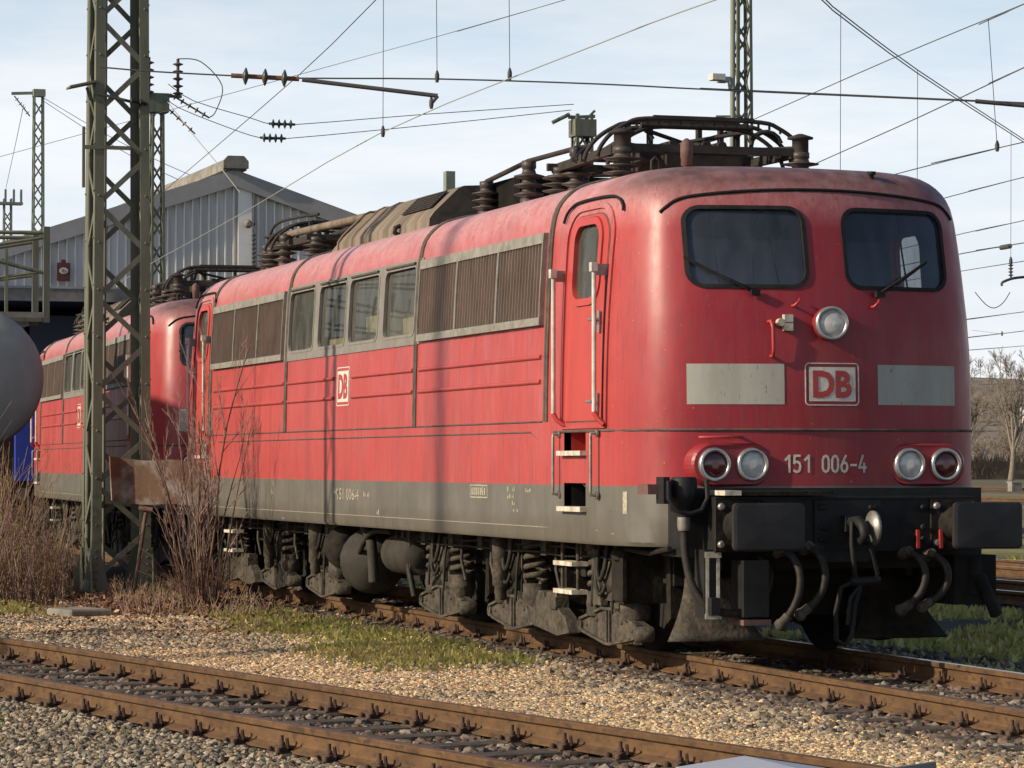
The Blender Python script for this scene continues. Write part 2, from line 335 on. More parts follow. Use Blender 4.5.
def text_mesh(s, w=None, h=1.0, offset=0.0, res=3):
    c = bpy.data.curves.new('text', 'FONT'); c.body = s; c.offset = offset; c.resolution_u = res
    o = bpy.data.objects.new('text', c); me = bpy.data.meshes.new_from_object(o)
    vs_ = np.array([v.co[:2] for v in me.vertices]); fs = [tuple(p.vertices) for p in me.polygons]
    bpy.data.objects.remove(o); bpy.data.curves.remove(c); bpy.data.meshes.remove(me)
    mn, mxx = vs_.min(0), vs_.max(0); vs_ = (vs_-(mn+mxx)/2)/(mxx-mn)[1]*h
    if w: vs_[:, 0] *= w/(vs_[:, 0].max()-vs_[:, 0].min())
    return [tuple(v) for v in vs_], fs

# ================================================================== LOCOMOTIVE (track axis = X, rail top z = 0, front buffer faces at X = 0)
LEN = 19.49; MIDX = -LEN/2
RZ = np.array([(.8675,1.505,-.02),(.90,1.53,0),(1.10,1.53,0),(1.329,1.53,0),(1.6,1.53,0),(1.845,1.53,0),(2.1,1.527,-.004),(2.4,1.52,-.014),(2.65,1.513,-.045),(2.85,1.505,-.085),
    (3.0,1.497,-.112),(3.15,1.488,-.142),(3.3,1.478,-.175),(3.40,1.468,-.196),(3.46,1.458,-.212),(3.52,1.445,-.230),(3.58,1.422,-.256),(3.63,1.392,-.288),(3.68,1.348,-.330),
    (3.72,1.302,-.378),(3.755,1.248,-.438),(3.785,1.17,-.53),(3.812,1.07,-.68),(3.838,.93,-.92),(3.86,.76,-1.25),(3.878,.55,-1.65),(3.89,.32,-2.1)])
PB = np.array([(0,0),(.2,-.006),(.4,-.025),(.6,-.055),(.8,-.095),(.96,-.137),(1.08,-.178),(1.17,-.222),(1.24,-.272),(1.30,-.332),(1.345,-.395),(1.385,-.47),(1.42,-.555),(1.452,-.655),(1.48,-.77),(1.502,-.90),(1.518,-1.04),(1.527,-1.18),(1.53,-1.35)])
def bw(z): return float(np.interp(z, RZ[:,0], RZ[:,1]))
def bs(z): return float(np.interp(z, RZ[:,0], RZ[:,2]))
def surfX(y, z):
    w = bw(z); return -.88+bs(z)+float(np.interp(abs(y)*1.53/w, PB[:,0], PB[:,1]))*w/1.53
def surfY(X, z):
    if X < MIDX: X = -LEN-X
    w = bw(z); d = (X+.88-bs(z))/(w/1.53)
    return float(np.interp(-d, -PB[:,1], PB[:,0]))*w/1.53
def roofZ(y):
    a = RZ[RZ[:,0] > 3.3]; return float(np.interp(-abs(y), -a[:,1], a[:,0])) if abs(y) > .32 else 3.892
def pe(E, X, y, z): return (X, y, z) if E > 0 else (-LEN-X, -y, z)
def side_map(sg): return lambda u, v, o: (u, sg*(surfY(u, v)+o), v)
def front_map(E): return lambda u, v, o: pe(E, surfX(u, v)+o, u, v)

def add_patch(mb, mp, outline, off, mi=0, loops=(1, .8, .55, .3), smooth=True):
    outline = resample(outline)[0]; c = np.mean(outline, axis=0); n = len(outline); vs_ = []; fs = []
    for s in loops: vs_ += [mp(*(c+(np.array(p)-c)*s), off) for p in outline]
    for k in range(len(loops)-1): fs += [(k*n+i, k*n+(i+1)%n, (k+1)*n+(i+1)%n, (k+1)*n+i) for i in range(n)]
    vs_.append(mp(*c, off)); b = (len(loops)-1)*n
    fs += [(b+i, b+(i+1)%n, len(vs_)-1) for i in range(n)]
    mb.add(vs_, fs, mi, smooth)
def add_ring(mb, mp, a, b, o0, o1, mi=0, smooth=False):
    a, b = resample(a, b); n = len(a); vs_ = [mp(*p, o0) for p in a]+[mp(*p, o1) for p in a]+[mp(*p, o1) for p in b]+[mp(*p, o0) for p in b]
    fs = []
    for k in range(4):
        j = (k+1) % 4
        fs += [(k*n+i, k*n+(i+1)%n, j*n+(i+1)%n, j*n+i) for i in range(n)]
    mb.add(vs_, fs, mi, smooth)
def add_strip(mb, mp, pts, w, off, mi=0):            # thin raised strip following the skin
    for (a, b) in zip(pts[:-1], pts[1:]):
        p, q = Vector(mp(*a, off)), Vector(mp(*b, off)); mb.bar(p, q, w, w, mi)
def decal_text(mb, mp, s, cu, cv, h, w=None, off=.004, flip=False, mi=0, offset=0.):
    vs_, fs = text_mesh(s, w, h, offset)
    mb.add([mp(cu+(-x if flip else x), cv+y, off) for x, y in vs_], fs, mi)
def rect_patch(mb, mp, u0, u1, v0, v1, off, mi=0, nu=8, nv=2):
    vs_ = [mp(u0+(u1-u0)*i/nu, v0+(v1-v0)*j/nv, off) for j in range(nv+1) for i in range(nu+1)]
    mb.add(vs_, [(j*(nu+1)+i, j*(nu+1)+i+1, (j+1)*(nu+1)+i+1, (j+1)*(nu+1)+i) for j in range(nv) for i in range(nu)], mi, True)

loco = thing('electric_locomotive', 'red electric locomotive numbered 151 006-4 with pale panels on its front, nearest of the two', 'locomotive', group='red electric locomotives coupled in a row')

# ---- body shell with real window openings
def shell_rings(inset):
    rings = []
    for z, w, s in RZ:
        w2 = w-inset; k = w2/1.53
        h = [(-.88+s-inset+dx*k, yb*k) for yb, dx in PB]
        xs = [-3.2, -4.6, -7.14, -9.0]
        left = [(x, -y) for x, y in h]+[(x, -w2) for x in xs]+[(-LEN-x, -w2) for x in xs[::-1]]+[(-LEN-x, -y) for x, y in h[::-1]]
        right = [(x, -y) for x, y in left[::-1]][1:-1]
        zz = z
        if inset: zz = max(.93, min(z, 3.80+ (z-3.80)*.6)-inset*.3)
        rings.append([(x, y, zz) for x, y in left+right])
    return rings
def add_shell(mb, inset, mi, flip):
    rs = shell_rings(inset); n = len(rs[0]); vs_ = [p for r in rs for p in r]
    fs = [(k*n+i, k*n+(i+1)%n, (k+1)*n+(i+1)%n, (k+1)*n+i) for k in range(len(rs)-1) for i in range(n)]
    fs += [tuple(range(n))[::-1], tuple(range((len(rs)-1)*n, len(rs)*n))]
    if flip: fs = [f[::-1] for f in fs]
    mb.add(vs_, fs, mi, True)
WS = lambda sg, g=0.: [(sg*u, v) for u, v in rrect(.165-g, 1.072+g, 2.85-g, 3.455+g, .12+g)]
DWIN = lambda X0, g=0.: [(X0+u, v) for u, v in rrect(-.285-g, .285+g, 2.79-g, 3.395+g, .14+g)]
DOORS = [(1, -1, -2.29), (1, 1, -2.66), (-1, -1, -LEN+2.66), (-1, 1, -LEN+2.29)]
SWIN = [(-8.34, -7.20), (-9.69, -8.53), (-10.96, -9.80), (-12.29, -11.15)]
SW = lambda a, b, g=0.: rrect(a-g, b+g, 2.70-g, 3.375+g, .10+g)
cut = MB()
for E in (1, -1):
    for sg in (-1, 1):
        ol = WS(sg); cut.prism([pe(E, -.6, u, v) for u, v in ol], (-1.3*E, 0, 0))
for E, sg, X0 in DOORS: cut.prism([(u, sg*1.8, v) for u, v in DWIN(X0)], (0, -sg*.6, 0))
for a, b in SWIN: cut.prism([(u, -1.8, v) for u, v in SW(a, b)], (0, 3.6, 0))
cut2 = MB()
for E, sg, X0 in DOORS:
    a, b = sorted((X0-.455*E, X0+.08*E))
    if 1:
        for z0, z1 in ((1.595, 1.748), (1.152, 1.345)):
            y0, y1 = sorted((sg*1.8, sg*1.3)); cut2.box(a, b, y0, y1, z0, z1)
def boolean(ob, cutters):
    tmp = []
    for c in cutters:
        co = bpy.data.objects.new('cutter', c.mesh('cutter', M['paint'])); col.objects.link(co); tmp.append(co)
        md = ob.modifiers.new('cut', 'BOOLEAN'); md.object = co; md.operation = 'DIFFERENCE'; md.solver = 'EXACT'
    dg = bpy.context.evaluated_depsgraph_get()
    me = bpy.data.meshes.new_from_object(ob.evaluated_get(dg), depsgraph=dg)
    ob.modifiers.clear(); old = ob.data; ob.data = me; bpy.data.meshes.remove(old)
    for co in tmp:
        m_ = co.data; bpy.data.objects.remove(co); bpy.data.meshes.remove(m_)
b = MB(); add_shell(b, 0, 0, False); add_shell(b, .06, 1, True)
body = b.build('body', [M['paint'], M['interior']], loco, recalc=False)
bm = bmesh.new(); bm.from_mesh(body.data)            # orient: outer skin outwards, inner skin inwards
bmesh.ops.recalc_face_normals(bm, faces=[f for f in bm.faces if f.material_index == 0])
inn = [f for f in bm.faces if f.material_index == 1]; bmesh.ops.recalc_face_normals(bm, faces=inn); bmesh.ops.reverse_faces(bm, faces=inn)
bm.to_mesh(body.data); bm.free()
boolean(body, [cut, cut2])
body.data.set_sharp_from_angle(angle=R(38))

# ---- cab interiors and machine room
for E in (1, -1):
    b = MB()
    xs = sorted((pe(E, -3.10, 0, 0)[0], pe(E, -3.16, 0, 0)[0])); b.box(xs[0], xs[1], -1.44, 1.44, 1.0, 3.36)
    xs = sorted((pe(E, -3.09, 0, 0)[0], pe(E, -1.5, 0, 0)[0])); b.box(xs[0], xs[1], -1.25, 1.25, 1.80, 1.84)
    xs = sorted((pe(E, -1.8, 0, 0)[0], pe(E, -1.3, 0, 0)[0])); b.box(xs[0], xs[1], -1.15, 1.15, 1.9, 2.68)
    for y in (-.62, .62):
        xs = sorted((pe(E, -2.5, 0, 0)[0], pe(E, -2.38, 0, 0)[0])); ys = sorted((pe(E, 0, y-.25, 0)[1], pe(E, 0, y+.25, 0)[1])); b.box(xs[0], xs[1], ys[0], ys[1], 2.3, 2.95)
    b.build('cab_interior', M['interior'], loco)
b = MB()
b.box(-16.2, -3.3, -.55, .55, 1.0, 3.3, 0)
for x0, x1, y0, z0, z1 in ((-7.95, -7.5, -1.25, 1.2, 3.10), (-8.25, -8.18, -1.2, 1.2, 3.2), (-9.1, -8.7, -1.1, 1.2, 2.95), (-10.35, -9.35, -1.15, 2.86, 3.02), (-9.35, -9.28, -1.2, 1.2, 3.0), (-12.1, -11.4, -1.1, 1.2, 2.85)):
    b.box(x0, x1, y0, y0+.35, z0, z1, 1); b.box(x0, x1, -y0-.35, -y0, z0, z1, 1)
b.box(-12.4, -7.1, -1.3, -1.0, 2.72, 2.76, 1)
b.build('machine_room', [M['machine_dark'], M['machine']], loco)

# ---- windscreens, wipers
for E in (1, -1):
    fm = front_map(E)
    for sg in (-1, 1):
        b = MB(); add_patch(b, fm, WS(sg, .004), -.016); g = b.build('windscreen', M['glass'], loco)
        b = MB(); add_ring(b, fm, WS(sg, -.012), WS(sg, .018), -.03, .012); b.build('window_seal', M['black_frame'], g)
        b = MB()
        for u, k_ in (((-.83, .02), (-.42, .07), (-.50, -.05)) if sg < 0 else ((.72, .03),)): b.tube([fm(u, 3.44, -.10), fm(u+k_*.5, 3.15, -.12), fm(u+k_, 2.86, -.10)], .008, 5)
        b.build('reflection_line', M['black_frame'], g); b = MB()  # dark lines added behind the glass as the wires it reflects
        if sg < 0: p0, p1 = (-.60, 2.80), (-1.03, 3.03)
        else: p0, p1 = (.42, 2.80), (.80, 3.02)
        a = Vector(fm(*p0, .05)); c = Vector(fm(*p1, .035)); b.tube([fm(*p0, .0), a, a.lerp(c, .5), c], [.018, .016, .011, .007], 6)
        d = (c-a).normalized(); b.bar(a.lerp(c, .42)+Vector((.004*E, 0, -.012)), c+d*.09+Vector((.004*E, 0, .0)), .016, .022)
        b.box(*sorted((a.x-.03, a.x+.02)), a.y-.035, a.y+.035, a.z-.025, a.z+.02)
        b.build('wiper', M['black_frame'], g)
    b = MB(); pts = [(-1.22, 3.42), (-1.17, 3.47), (-1.08, 3.525), (-.9, 3.558), (-.6, 3.585), (-.3, 3.60), (0, 3.605)]; pts += [(-u, v) for u, v in pts[-2::-1]]
    pts = [(p.x, p.y) for p in spline([(u, v, 0) for u, v in pts], 4)]; b.tube([fm(u, v, .008) for u, v in pts], .013, 6); b.build('rain_gutter', M['black_frame'], loco)
    b = MB(); n = 40
    pts = [pe(E, surfX(y, 1.755)+.004, y, 1.755) for y in np.linspace(-1.50, 1.50, n)]
    pts = [pe(E, -2.98, -1.535, 1.755), pe(E, -2.2, -1.534, 1.755)]+pts+[pe(E, -2.2, 1.534, 1.755), pe(E, -2.98, 1.535, 1.755)]
    b.tube(pts, .011, 6); b.build('ledge_trim', M['seam'], loco)

# ---- doors, handrails, steps
for E, sg, X0 in DOORS:
    if 1:
        sm = side_map(sg); c = X0
        d_o = rrect2(c-.42, c+.42, 1.835, 3.46, .21, .04)
        b = MB(); add_ring(b, sm, DWIN(c, .05), d_o, -.006, .008, smooth=False); door = b.build('door', M['door_red'], loco)
        b = MB(); add_ring(b, sm, d_o, [(c+(u-c)*1.028, 2.65+(v-2.65)*1.012) for u, v in d_o], -.01, .003); b.build('door_gap', M['seam'], door)
        b = MB(); add_ring(b, sm, rrect2(c-.475, c+.475, 1.79, 3.505, .25, .03), rrect2(c-.515, c+.515, 1.775, 3.545, .28, .035), -.01, .016); b.build('door_surround', M['paint'], door)
        b = MB(); add_ring(b, sm, DWIN(c, -.012), DWIN(c, .045), -.02, .022); b.build('window_seal', M['door_red'], door)
        b = MB(); add_patch(b, sm, DWIN(c, .003), -.018); b.build('window_pane', M['glass_side'], door)
        b = MB(); b.tube([sm(p.x, p.y, .02) for p in spline([(c-.60, 3.44, 0), (c-.56, 3.515, 0), (c-.47, 3.565, 0), (c-.3, 3.59, 0), (c+.3, 3.59, 0), (c+.47, 3.565, 0), (c+.56, 3.515, 0), (c+.59, 3.46, 0)], 4)], .0125, 6); b.build('door_gutter', M['black_frame'], door)
        for hz in (2.62, 1.98):
            b = MB(); p = sm(c+.36*E, hz, .012); b.box(p[0]-.022, p[0]+.022, *sorted((p[1], p[1]+sg*.012)), hz-.10, hz+.07)
            b.tube([p, (p[0], p[1]+sg*.06, hz)], .016, 8); b.tube([(p[0]-.09*E, p[1]+sg*.055, hz+.005), (p[0]+.03*E, p[1]+sg*.055, hz)], .014, 8); b.build('door_handle', M['chrome'], door)
        for dx in (-.50, .44):
            x = c+dx*E; b = MB(); y = sg*(surfY(x, 2.4)+.085)
            top = sg*(surfY(x, 3.03)-.0)
            b.tube([(x, y, 1.90), (x, y, 3.05)], .019, 8, 0)
            b.box(x-.03, x+.03, *sorted((y-sg*.02, y+sg*.03)), 2.99, 3.06, 0)
            b.box(x-.010, x+.012, *sorted((top-sg*.02, y)), 2.96, 3.05, 1)
            b.tube([(x, y, 1.90), (x+.02*E, y-sg*.02, 1.85), (x+.06*E, sg*1.525, 1.80)], .021, 8, 2)
            b.build('handrail', [M['rail_white'], M['steel'], M['red']], loco)
        for x in (c-.56*E, c+.37*E):
            b = MB(); y = sg*1.59
            b.tube([(x, sg*1.53, 1.735), (x, y, 1.735), (x, y, 1.71), (x, y, 1.28), (x, y, 1.255), (x, sg*1.53, 1.25)], .013, 6)
            b.lathe((x, sg*1.53, 1.735), (0, sg, 0), [(.03, 0), (.03, .015)], 10); b.lathe((x, sg*1.53, 1.25), (0, sg, 0), [(.03, 0), (.03, .015)], 10)
            b.build('grab_rail', M['galv'] if False else M['rust_red'] if False else M['steel'], loco)
        a, bb = sorted((c-.455*E, c+.08*E))
        for z0, z1, mm in ((1.595, 1.748, 'red'), (1.152, 1.345, 'black')):
            b = MB(); yi, yo = sg*1.33, sg*1.527
            b.add([(a, yo, z0), (bb, yo, z0), (bb, yi, z0), (a, yi, z0), (a, yo, z1), (bb, yo, z1), (bb, yi, z1), (a, yi, z1)],
                  [(0,1,2,3), (4,7,6,5), (2,3,7,6), (0,3,7,4), (1,2,6,5)], 0)
            b.box(a-.04, bb+.02, *sorted((sg*1.44, sg*1.585)), z0-.032, z0+.006, 1)
            b.build('step', [M[mm], M['cream']], loco, recalc=False)

# ---- louvre panels, window band, side windows, ribs, seams
for sg in (-1, 1):
    sm = side_map(sg)
    for xa in (-3.31, -12.48):
        for k in range(3):
            x1 = xa-k*1.2335; x0 = x1-1.2335; b = MB()
            n = 15; dx = (x1-x0-.03)/n; vs_ = []; fs = []
            for i in range(n):
                u = x0+.015+i*dx
                for j, (du, o) in enumerate(((0, -.045), (dx*.30, .034), (dx*.62, .040), (dx*.66, -.045))):
                    vs_ += [sm(u+du, 2.69, o), sm(u+du, 3.33, o)]
                o_ = i*8; fs += [(o_+2*q, o_+2*q+2, o_+2*q+3, o_+2*q+1) for q in range(3)]
            b.add(vs_, fs, 0)
            add_ring(b, sm, [(x1-.018, 3.31), (x0+.018, 3.31), (x0+.018, 2.70), (x1-.018, 2.70)], [(x1-.002, 3.395), (x0+.002, 3.395), (x0+.002, 2.635), (x1-.002, 2.635)], -.005, .045, 1)
            b.build('louvre_panel', [M['louvre'], M['louvre_frame']], loco)
    b = MB(); nu = 24; vs_ = []; zs = [2.615, 2.68, 2.9, 3.2, 3.36, 3.425]
    us = np.linspace(-12.46, -7.03, nu+1)
    for o in (-.02, .012): vs_ += [sm(u, v, o) for v in zs for u in us]
    nn = (nu+1)*len(zs); fs = []
    for k in (0, 1):
        for j in range(len(zs)-1):
            for i in range(nu):
                f_ = (k*nn+j*(nu+1)+i, k*nn+j*(nu+1)+i+1, k*nn+(j+1)*(nu+1)+i+1, k*nn+(j+1)*(nu+1)+i); fs.append(f_)
    rim = [i for i in range(nu+1)]+[j*(nu+1)+nu for j in range(1, len(zs))]+[(len(zs)-1)*(nu+1)+i for i in range(nu-1, -1, -1)]+[j*(nu+1) for j in range(len(zs)-2, 0, -1)]
    fs += [(rim[i], rim[(i+1) % len(rim)], nn+rim[(i+1) % len(rim)], nn+rim[i]) for i in range(len(rim))]
    b.add(vs_, fs); band = b.build('window_band', M['band'], loco)
    c2 = MB()
    for a, e in SWIN: c2.prism([(u, -1.8, v) for u, v in SW(a, e, -.001)], (0, 3.6, 0))
    boolean(band, [c2])
    for a, e in SWIN:
        b = MB(); add_patch(b, sm, SW(a, e, .004), -.02); w_ = b.build('side_window', M['glass_side'], loco)
        b = MB(); add_ring(b, sm, SW(a, e, -.022), SW(a, e, .006), -.015, .017); b.build('window_seal', M['black_frame'] if False else M['band'], w_)
        b = MB(); b.tube([sm(u, 3.385+.0, .022) for u in np.linspace(a+.06, e-.06, 4)], .014, 6); b.build('rain_gutter', M['seam'], w_)
    for z in (2.375, 2.172):
        for xa, xb in ((-7.03, -3.36), (-9.50, -7.24), (-12.27, -10.22), (-16.13, -12.46)):
            b = MB(); b.tube([sm(u, z, .0) for u in np.linspace(xa, xb, 5)], .021, 6); b.build('rib', M['paint'], loco)
    for z, xa, xb, r in ((1.842, -16.2, -3.3, .008), (1.757, -15.8, -3.62, .007), (.98, -16.5, -1.95, .003)):
        b = MB(); b.tube([sm(u, z, .0) for u in np.linspace(xa, xb, 10)], r, 5); b.build('weld_line', M['seam'] if z > 1 else M['letter_faint'], loco)
    b = MB(); b.tube([sm(-3.62, 1.757, 0), sm(-1.72, 1.13, 0)], .0045, 5); b.build('weld_line', M['seam'], loco)
for x in (-3.20, -7.14, -LEN+7.14, -LEN+3.20):
    b = MB(); zs = [1.845, 2.4, 3.0]+list(RZ[RZ[:,0] > 3.1][:,0])
    pts = [(x, -surfY(x, z)-.006, z) if bw(z) > .5 else (x, -bw(z), z+.006) for z in zs]; pts += [(q[0], -q[1], q[2]) for q in pts[::-1]]
    for dx in (-.027, .027):
        b.tube([(p[0]+dx, p[1], p[2]) for p in pts], .017, 6)
    b.build('roof_seam', M['seam'], loco)

# ---- front markings
def db_logo(mp, cu, cv, w, h, flip, faint=False):
    g = MB(); rot = 1
    o = rrect(cu-w/2, cu+w/2, cv-h/2, cv+h/2, h*.10); i = rrect(cu-w/2+h*.024, cu+w/2-h*.024, cv-h/2+h*.024, cv+h/2-h*.024, h*.08)
    add_ring(g, mp, i, o, .001, .004, 0)
    rect_patch(g, mp, cu-w*.43, cu+w*.43, cv-h*.40, cv+h*.40, .004, 0)
    root = g.build('logo_plate', M['logo_white'], loco)
    g = MB(); iw, ih = w*.36, h*.32
    decal_text(g, mp, 'DB', cu, cv, ih*2, iw*2, .007, flip, 0, .04)
    g.build('logo_letters', M['red'], root)
for E in (1, -1):
    fm = front_map(E)
    db_logo(fm, 0, 2.103, .445, .325, False)
    for sg in (-1, 1):
        b = MB(); rect_patch(b, fm, *sorted((sg*.385, sg*1.112)), 1.948, 2.255, .004, 0, 14, 2); b.build('pale_panel', M['pale'], loco)
fm = front_map(1); b = MB()
GL = {'1': [[(.16, .74), (.42, 1.), (.42, 0)]], '0': [[(.5, .25), (.5, .75), (.42, .93), (.29, 1), (.16, .93), (.08, .75), (.08, .25), (.16, .07), (.29, 0), (.42, .07), (.5, .25)]],
      '5': [[(.48, 1), (.12, 1), (.09, .54), (.2, .62), (.33, .62), (.45, .53), (.5, .36), (.46, .13), (.36, .02), (.22, 0), (.08, .08)]],
      '6': [[(.40, 1), (.2, .66), (.1, .42), (.08, .25), (.16, .07), (.29, 0), (.42, .07), (.5, .25), (.49, .40), (.41, .54), (.28, .58), (.15, .5)]],
      '-': [[(.1, .42), (.48, .42)]], '4': [[(.30, 1), (.04, .27), (.54, .27)], [(.40, .52), (.40, 0)]]}
def stroke_text(mb, mp, s, u0, u1, v0, h, wd, off):
    k = (u1-u0)/(len(s)*.66)
    for i, ch in enumerate(s):
        for line in GL.get(ch, []):
            ln = [(u0+(i*.66+.05+a)*k, v0+q*h) for a, q in line]
            for p, q in zip(ln[:-1], ln[1:]):
                d = Vector((q[0]-p[0], q[1]-p[1])).normalized(); nn = Vector((-d.y, d.x))*wd/2; e = d*wd*.35
                c4 = [(p[0]-e.x+nn.x, p[1]-e.y+nn.y), (p[0]-e.x-nn.x, p[1]-e.y-nn.y), (q[0]+e.x-nn.x, q[1]+e.y-nn.y), (q[0]+e.x+nn.x, q[1]+e.y+nn.y)]
                off += .00006
                mb.add([mp(*c, off) for c in c4], [(0, 1, 2, 3)])
stroke_text(b, fm, '151', -.405, -.175, 1.437, .122, .018, .004); b.build('class_number', M['lettering'], loco)
b = MB(); stroke_text(b, fm, '006-4', -.100, .285, 1.437, .122, .018, .004); b.build('running_number', M['lettering'], loco)
for sg in (-1, 1):
    sm = side_map(sg)
    db_logo(sm, -9.855, 2.285, .52, .395, sg > 0)
    b = MB(); f_ = sg > 0
    decal_text(b, sm, '151 006-4', -9.62, 1.19, .115, .86, .003, f_); b.build('side_number', M['letter_faint'], loco); b = MB()
    for k, (u, v, wd, hh) in enumerate(((-10.25, 1.19, .30, .05), (-9.0, 1.17, .24, .05), (-5.02, 1.255, .10, .05), (-4.25, 1.265, .10, .04), (-4.1, 1.265, .07, .04), (-4.3, 1.205, .16, .035), (-4.12, 1.205, .06, .035), (-4.12, 1.15, .10, .035), (-4.08, 1.095, .14, .035), (-3.75, 1.262, .22, .03), (-13.0, 1.26, .12, .05), (-13.0, 1.16, .16, .05), (-8.5, 1.0, .10, .05))):
        m_ = max(2, int(wd/.045))
        for q in range(m_):
            if (q*7+k) % 5: rect_patch(b, sm, u+q*wd/m_, u+q*wd/m_+wd/m_*.55, v, v+hh*(.6+.4*((q*3+k) % 2)), .003, 0, 1, 1)
    b.build('side_lettering', M['letter_faint'], loco); b = MB()
    add_ring(b, sm, [(-5.33, 1.21), (-4.84, 1.21), (-4.84, 1.305), (-5.33, 1.305)], [(-5.345, 1.20), (-4.825, 1.20), (-4.825, 1.315), (-5.345, 1.315)], .001, .003)
    for q in range(7): rect_patch(b, sm, -5.30+q*.062, -5.262+q*.062, 1.225, 1.29, .003, 0, 1, 1)
    b.build('data_plate', M['letter_faint'], loco); b = MB()
    decal_text(b, sm, '1', -1.52, 1.20, .17, .05, .003, f_)
    b.build('side_number', M['letter_faint'], loco)

# ---- lamps on the front
for E in (1, -1):
    for sg in (-1, 1):
        cy, cz = sg*.80, 1.492; b = MB(); ol = rrect(-.335, .335, -.165, .165, .164, 8)
        f0 = lambda u, v, o: pe(E, o, u, v)
        xf = surfX(cy, cz)+.075
        n = len(ol); vs_ = [pe(E, surfX(cy+sg*u, cz+v)-.02, cy+sg*u, cz+v) for u, v in ol]+[pe(E, xf-.02-.06*abs(u), cy+sg*u*.98, cz+v*.97) for u, v in ol]+[pe(E, xf-.06*abs(u), cy+sg*u*.93, cz+v*.90) for u, v in ol]
        b.add(vs_, [(k*n+i, k*n+(i+1) % n, (k+1)*n+(i+1) % n, (k+1)*n+i) for k in (0, 1) for i in range(n)]+[tuple(range(2*n, 3*n))], 0, False)
        pod = b.build('lamp_housing', M['paint'], loco)
        for off, nm, mm in ((-.152, 'headlight', 'lens'), (.152, 'tail_light', 'lens_red')):
            y = cy+sg*off; x = xf-.005-.06*abs(off); b = MB()
            b.lathe(pe(E, x-.01, y, cz), (E, 0, 0), [(.128, 0), (.128, .035), (.118, .045), (.100, .042), (.098, .02)], 28, 0)
            lp = b.build(nm, M['chrome'], pod)
            b = MB(); b.lathe(pe(E, x-.01, y, cz), (E, 0, 0), [(.099, 0), (.099, .026), (.07, .034), (.03, .038)], 24, 0); b.build('lens', M[mm], lp)
    x = surfX(-.03, 2.565); b = MB()
    b.lathe(pe(E, x-.03, -.02, 2.565), (E, -.10*E, 0), [(.128, 0), (.128, .10), (.122, .13)], 24, 0)
    b.lathe(pe(E, x-.03, -.02, 2.565), (E, -.10*E, 0), [(.130, .12), (.128, .15), (.116, .155), (.102, .145), (.10, .13)], 28, 1)
    tl = b.build('headlight', [M['paint'], M['chrome']], loco)
    b = MB(); b.lathe(pe(E, x+.09, -.032*1, 2.565), (E, -.10*E, 0), [(.101, 0), (.101, .014), (.06, .026), (.02, .03)], 24, 0); b.build('lens', M['lens'], tl)
    b = MB(); X = surfX(-.50, 2.45)
    b.tube([pe(E, X, -.50, 2.575), pe(E, X+.05, -.50, 2.58), pe(E, X+.065, -.49, 2.53), pe(E, X+.065, -.485, 2.36), pe(E, X+.05, -.485, 2.31), pe(E, X, -.485, 2.315)], .014, 7); b.build('grab_handle', M['red'], loco)
    b = MB(); X = surfX(-.36, 2.56)
    for z0, z1 in ((2.507, 2.565), (2.572, 2.63)): b.box(*sorted((pe(E, X, 0, 0)[0], pe(E, X+.05, 0, 0)[0])), *sorted((pe(E, 0, -.39, 0)[1], pe(E, 0, -.32, 0)[1])), z0, z1)
    b.lathe(pe(E, X, -.415, 2.57), (E, 0, 0), [(.03, 0), (.03, .05)], 12); b.build('socket', M['cream'], loco)
    for y in (-.30, .36):
        b = MB(); X = surfX(y, 2.72); b.tube([pe(E, X, y, 2.70), pe(E, X+.05, y, 2.70), pe(E, X+.06, y+.03, 2.73), pe(E, X+.03, y+.05, 2.75)], .011, 6); b.build('lamp_hook', M['red'], loco)
    b = MB(); X = surfX(-.87, 1.70); b.tube([pe(E, X, -1.04, 1.698), pe(E, X+.045, -1.03, 1.698), pe(E, X+.085, -.87, 1.70), pe(E, X+.085, -.73, 1.70), pe(E, X+.03, -.72, 1.70)], .012, 6); b.build('grab_handle', M['red'], loco)

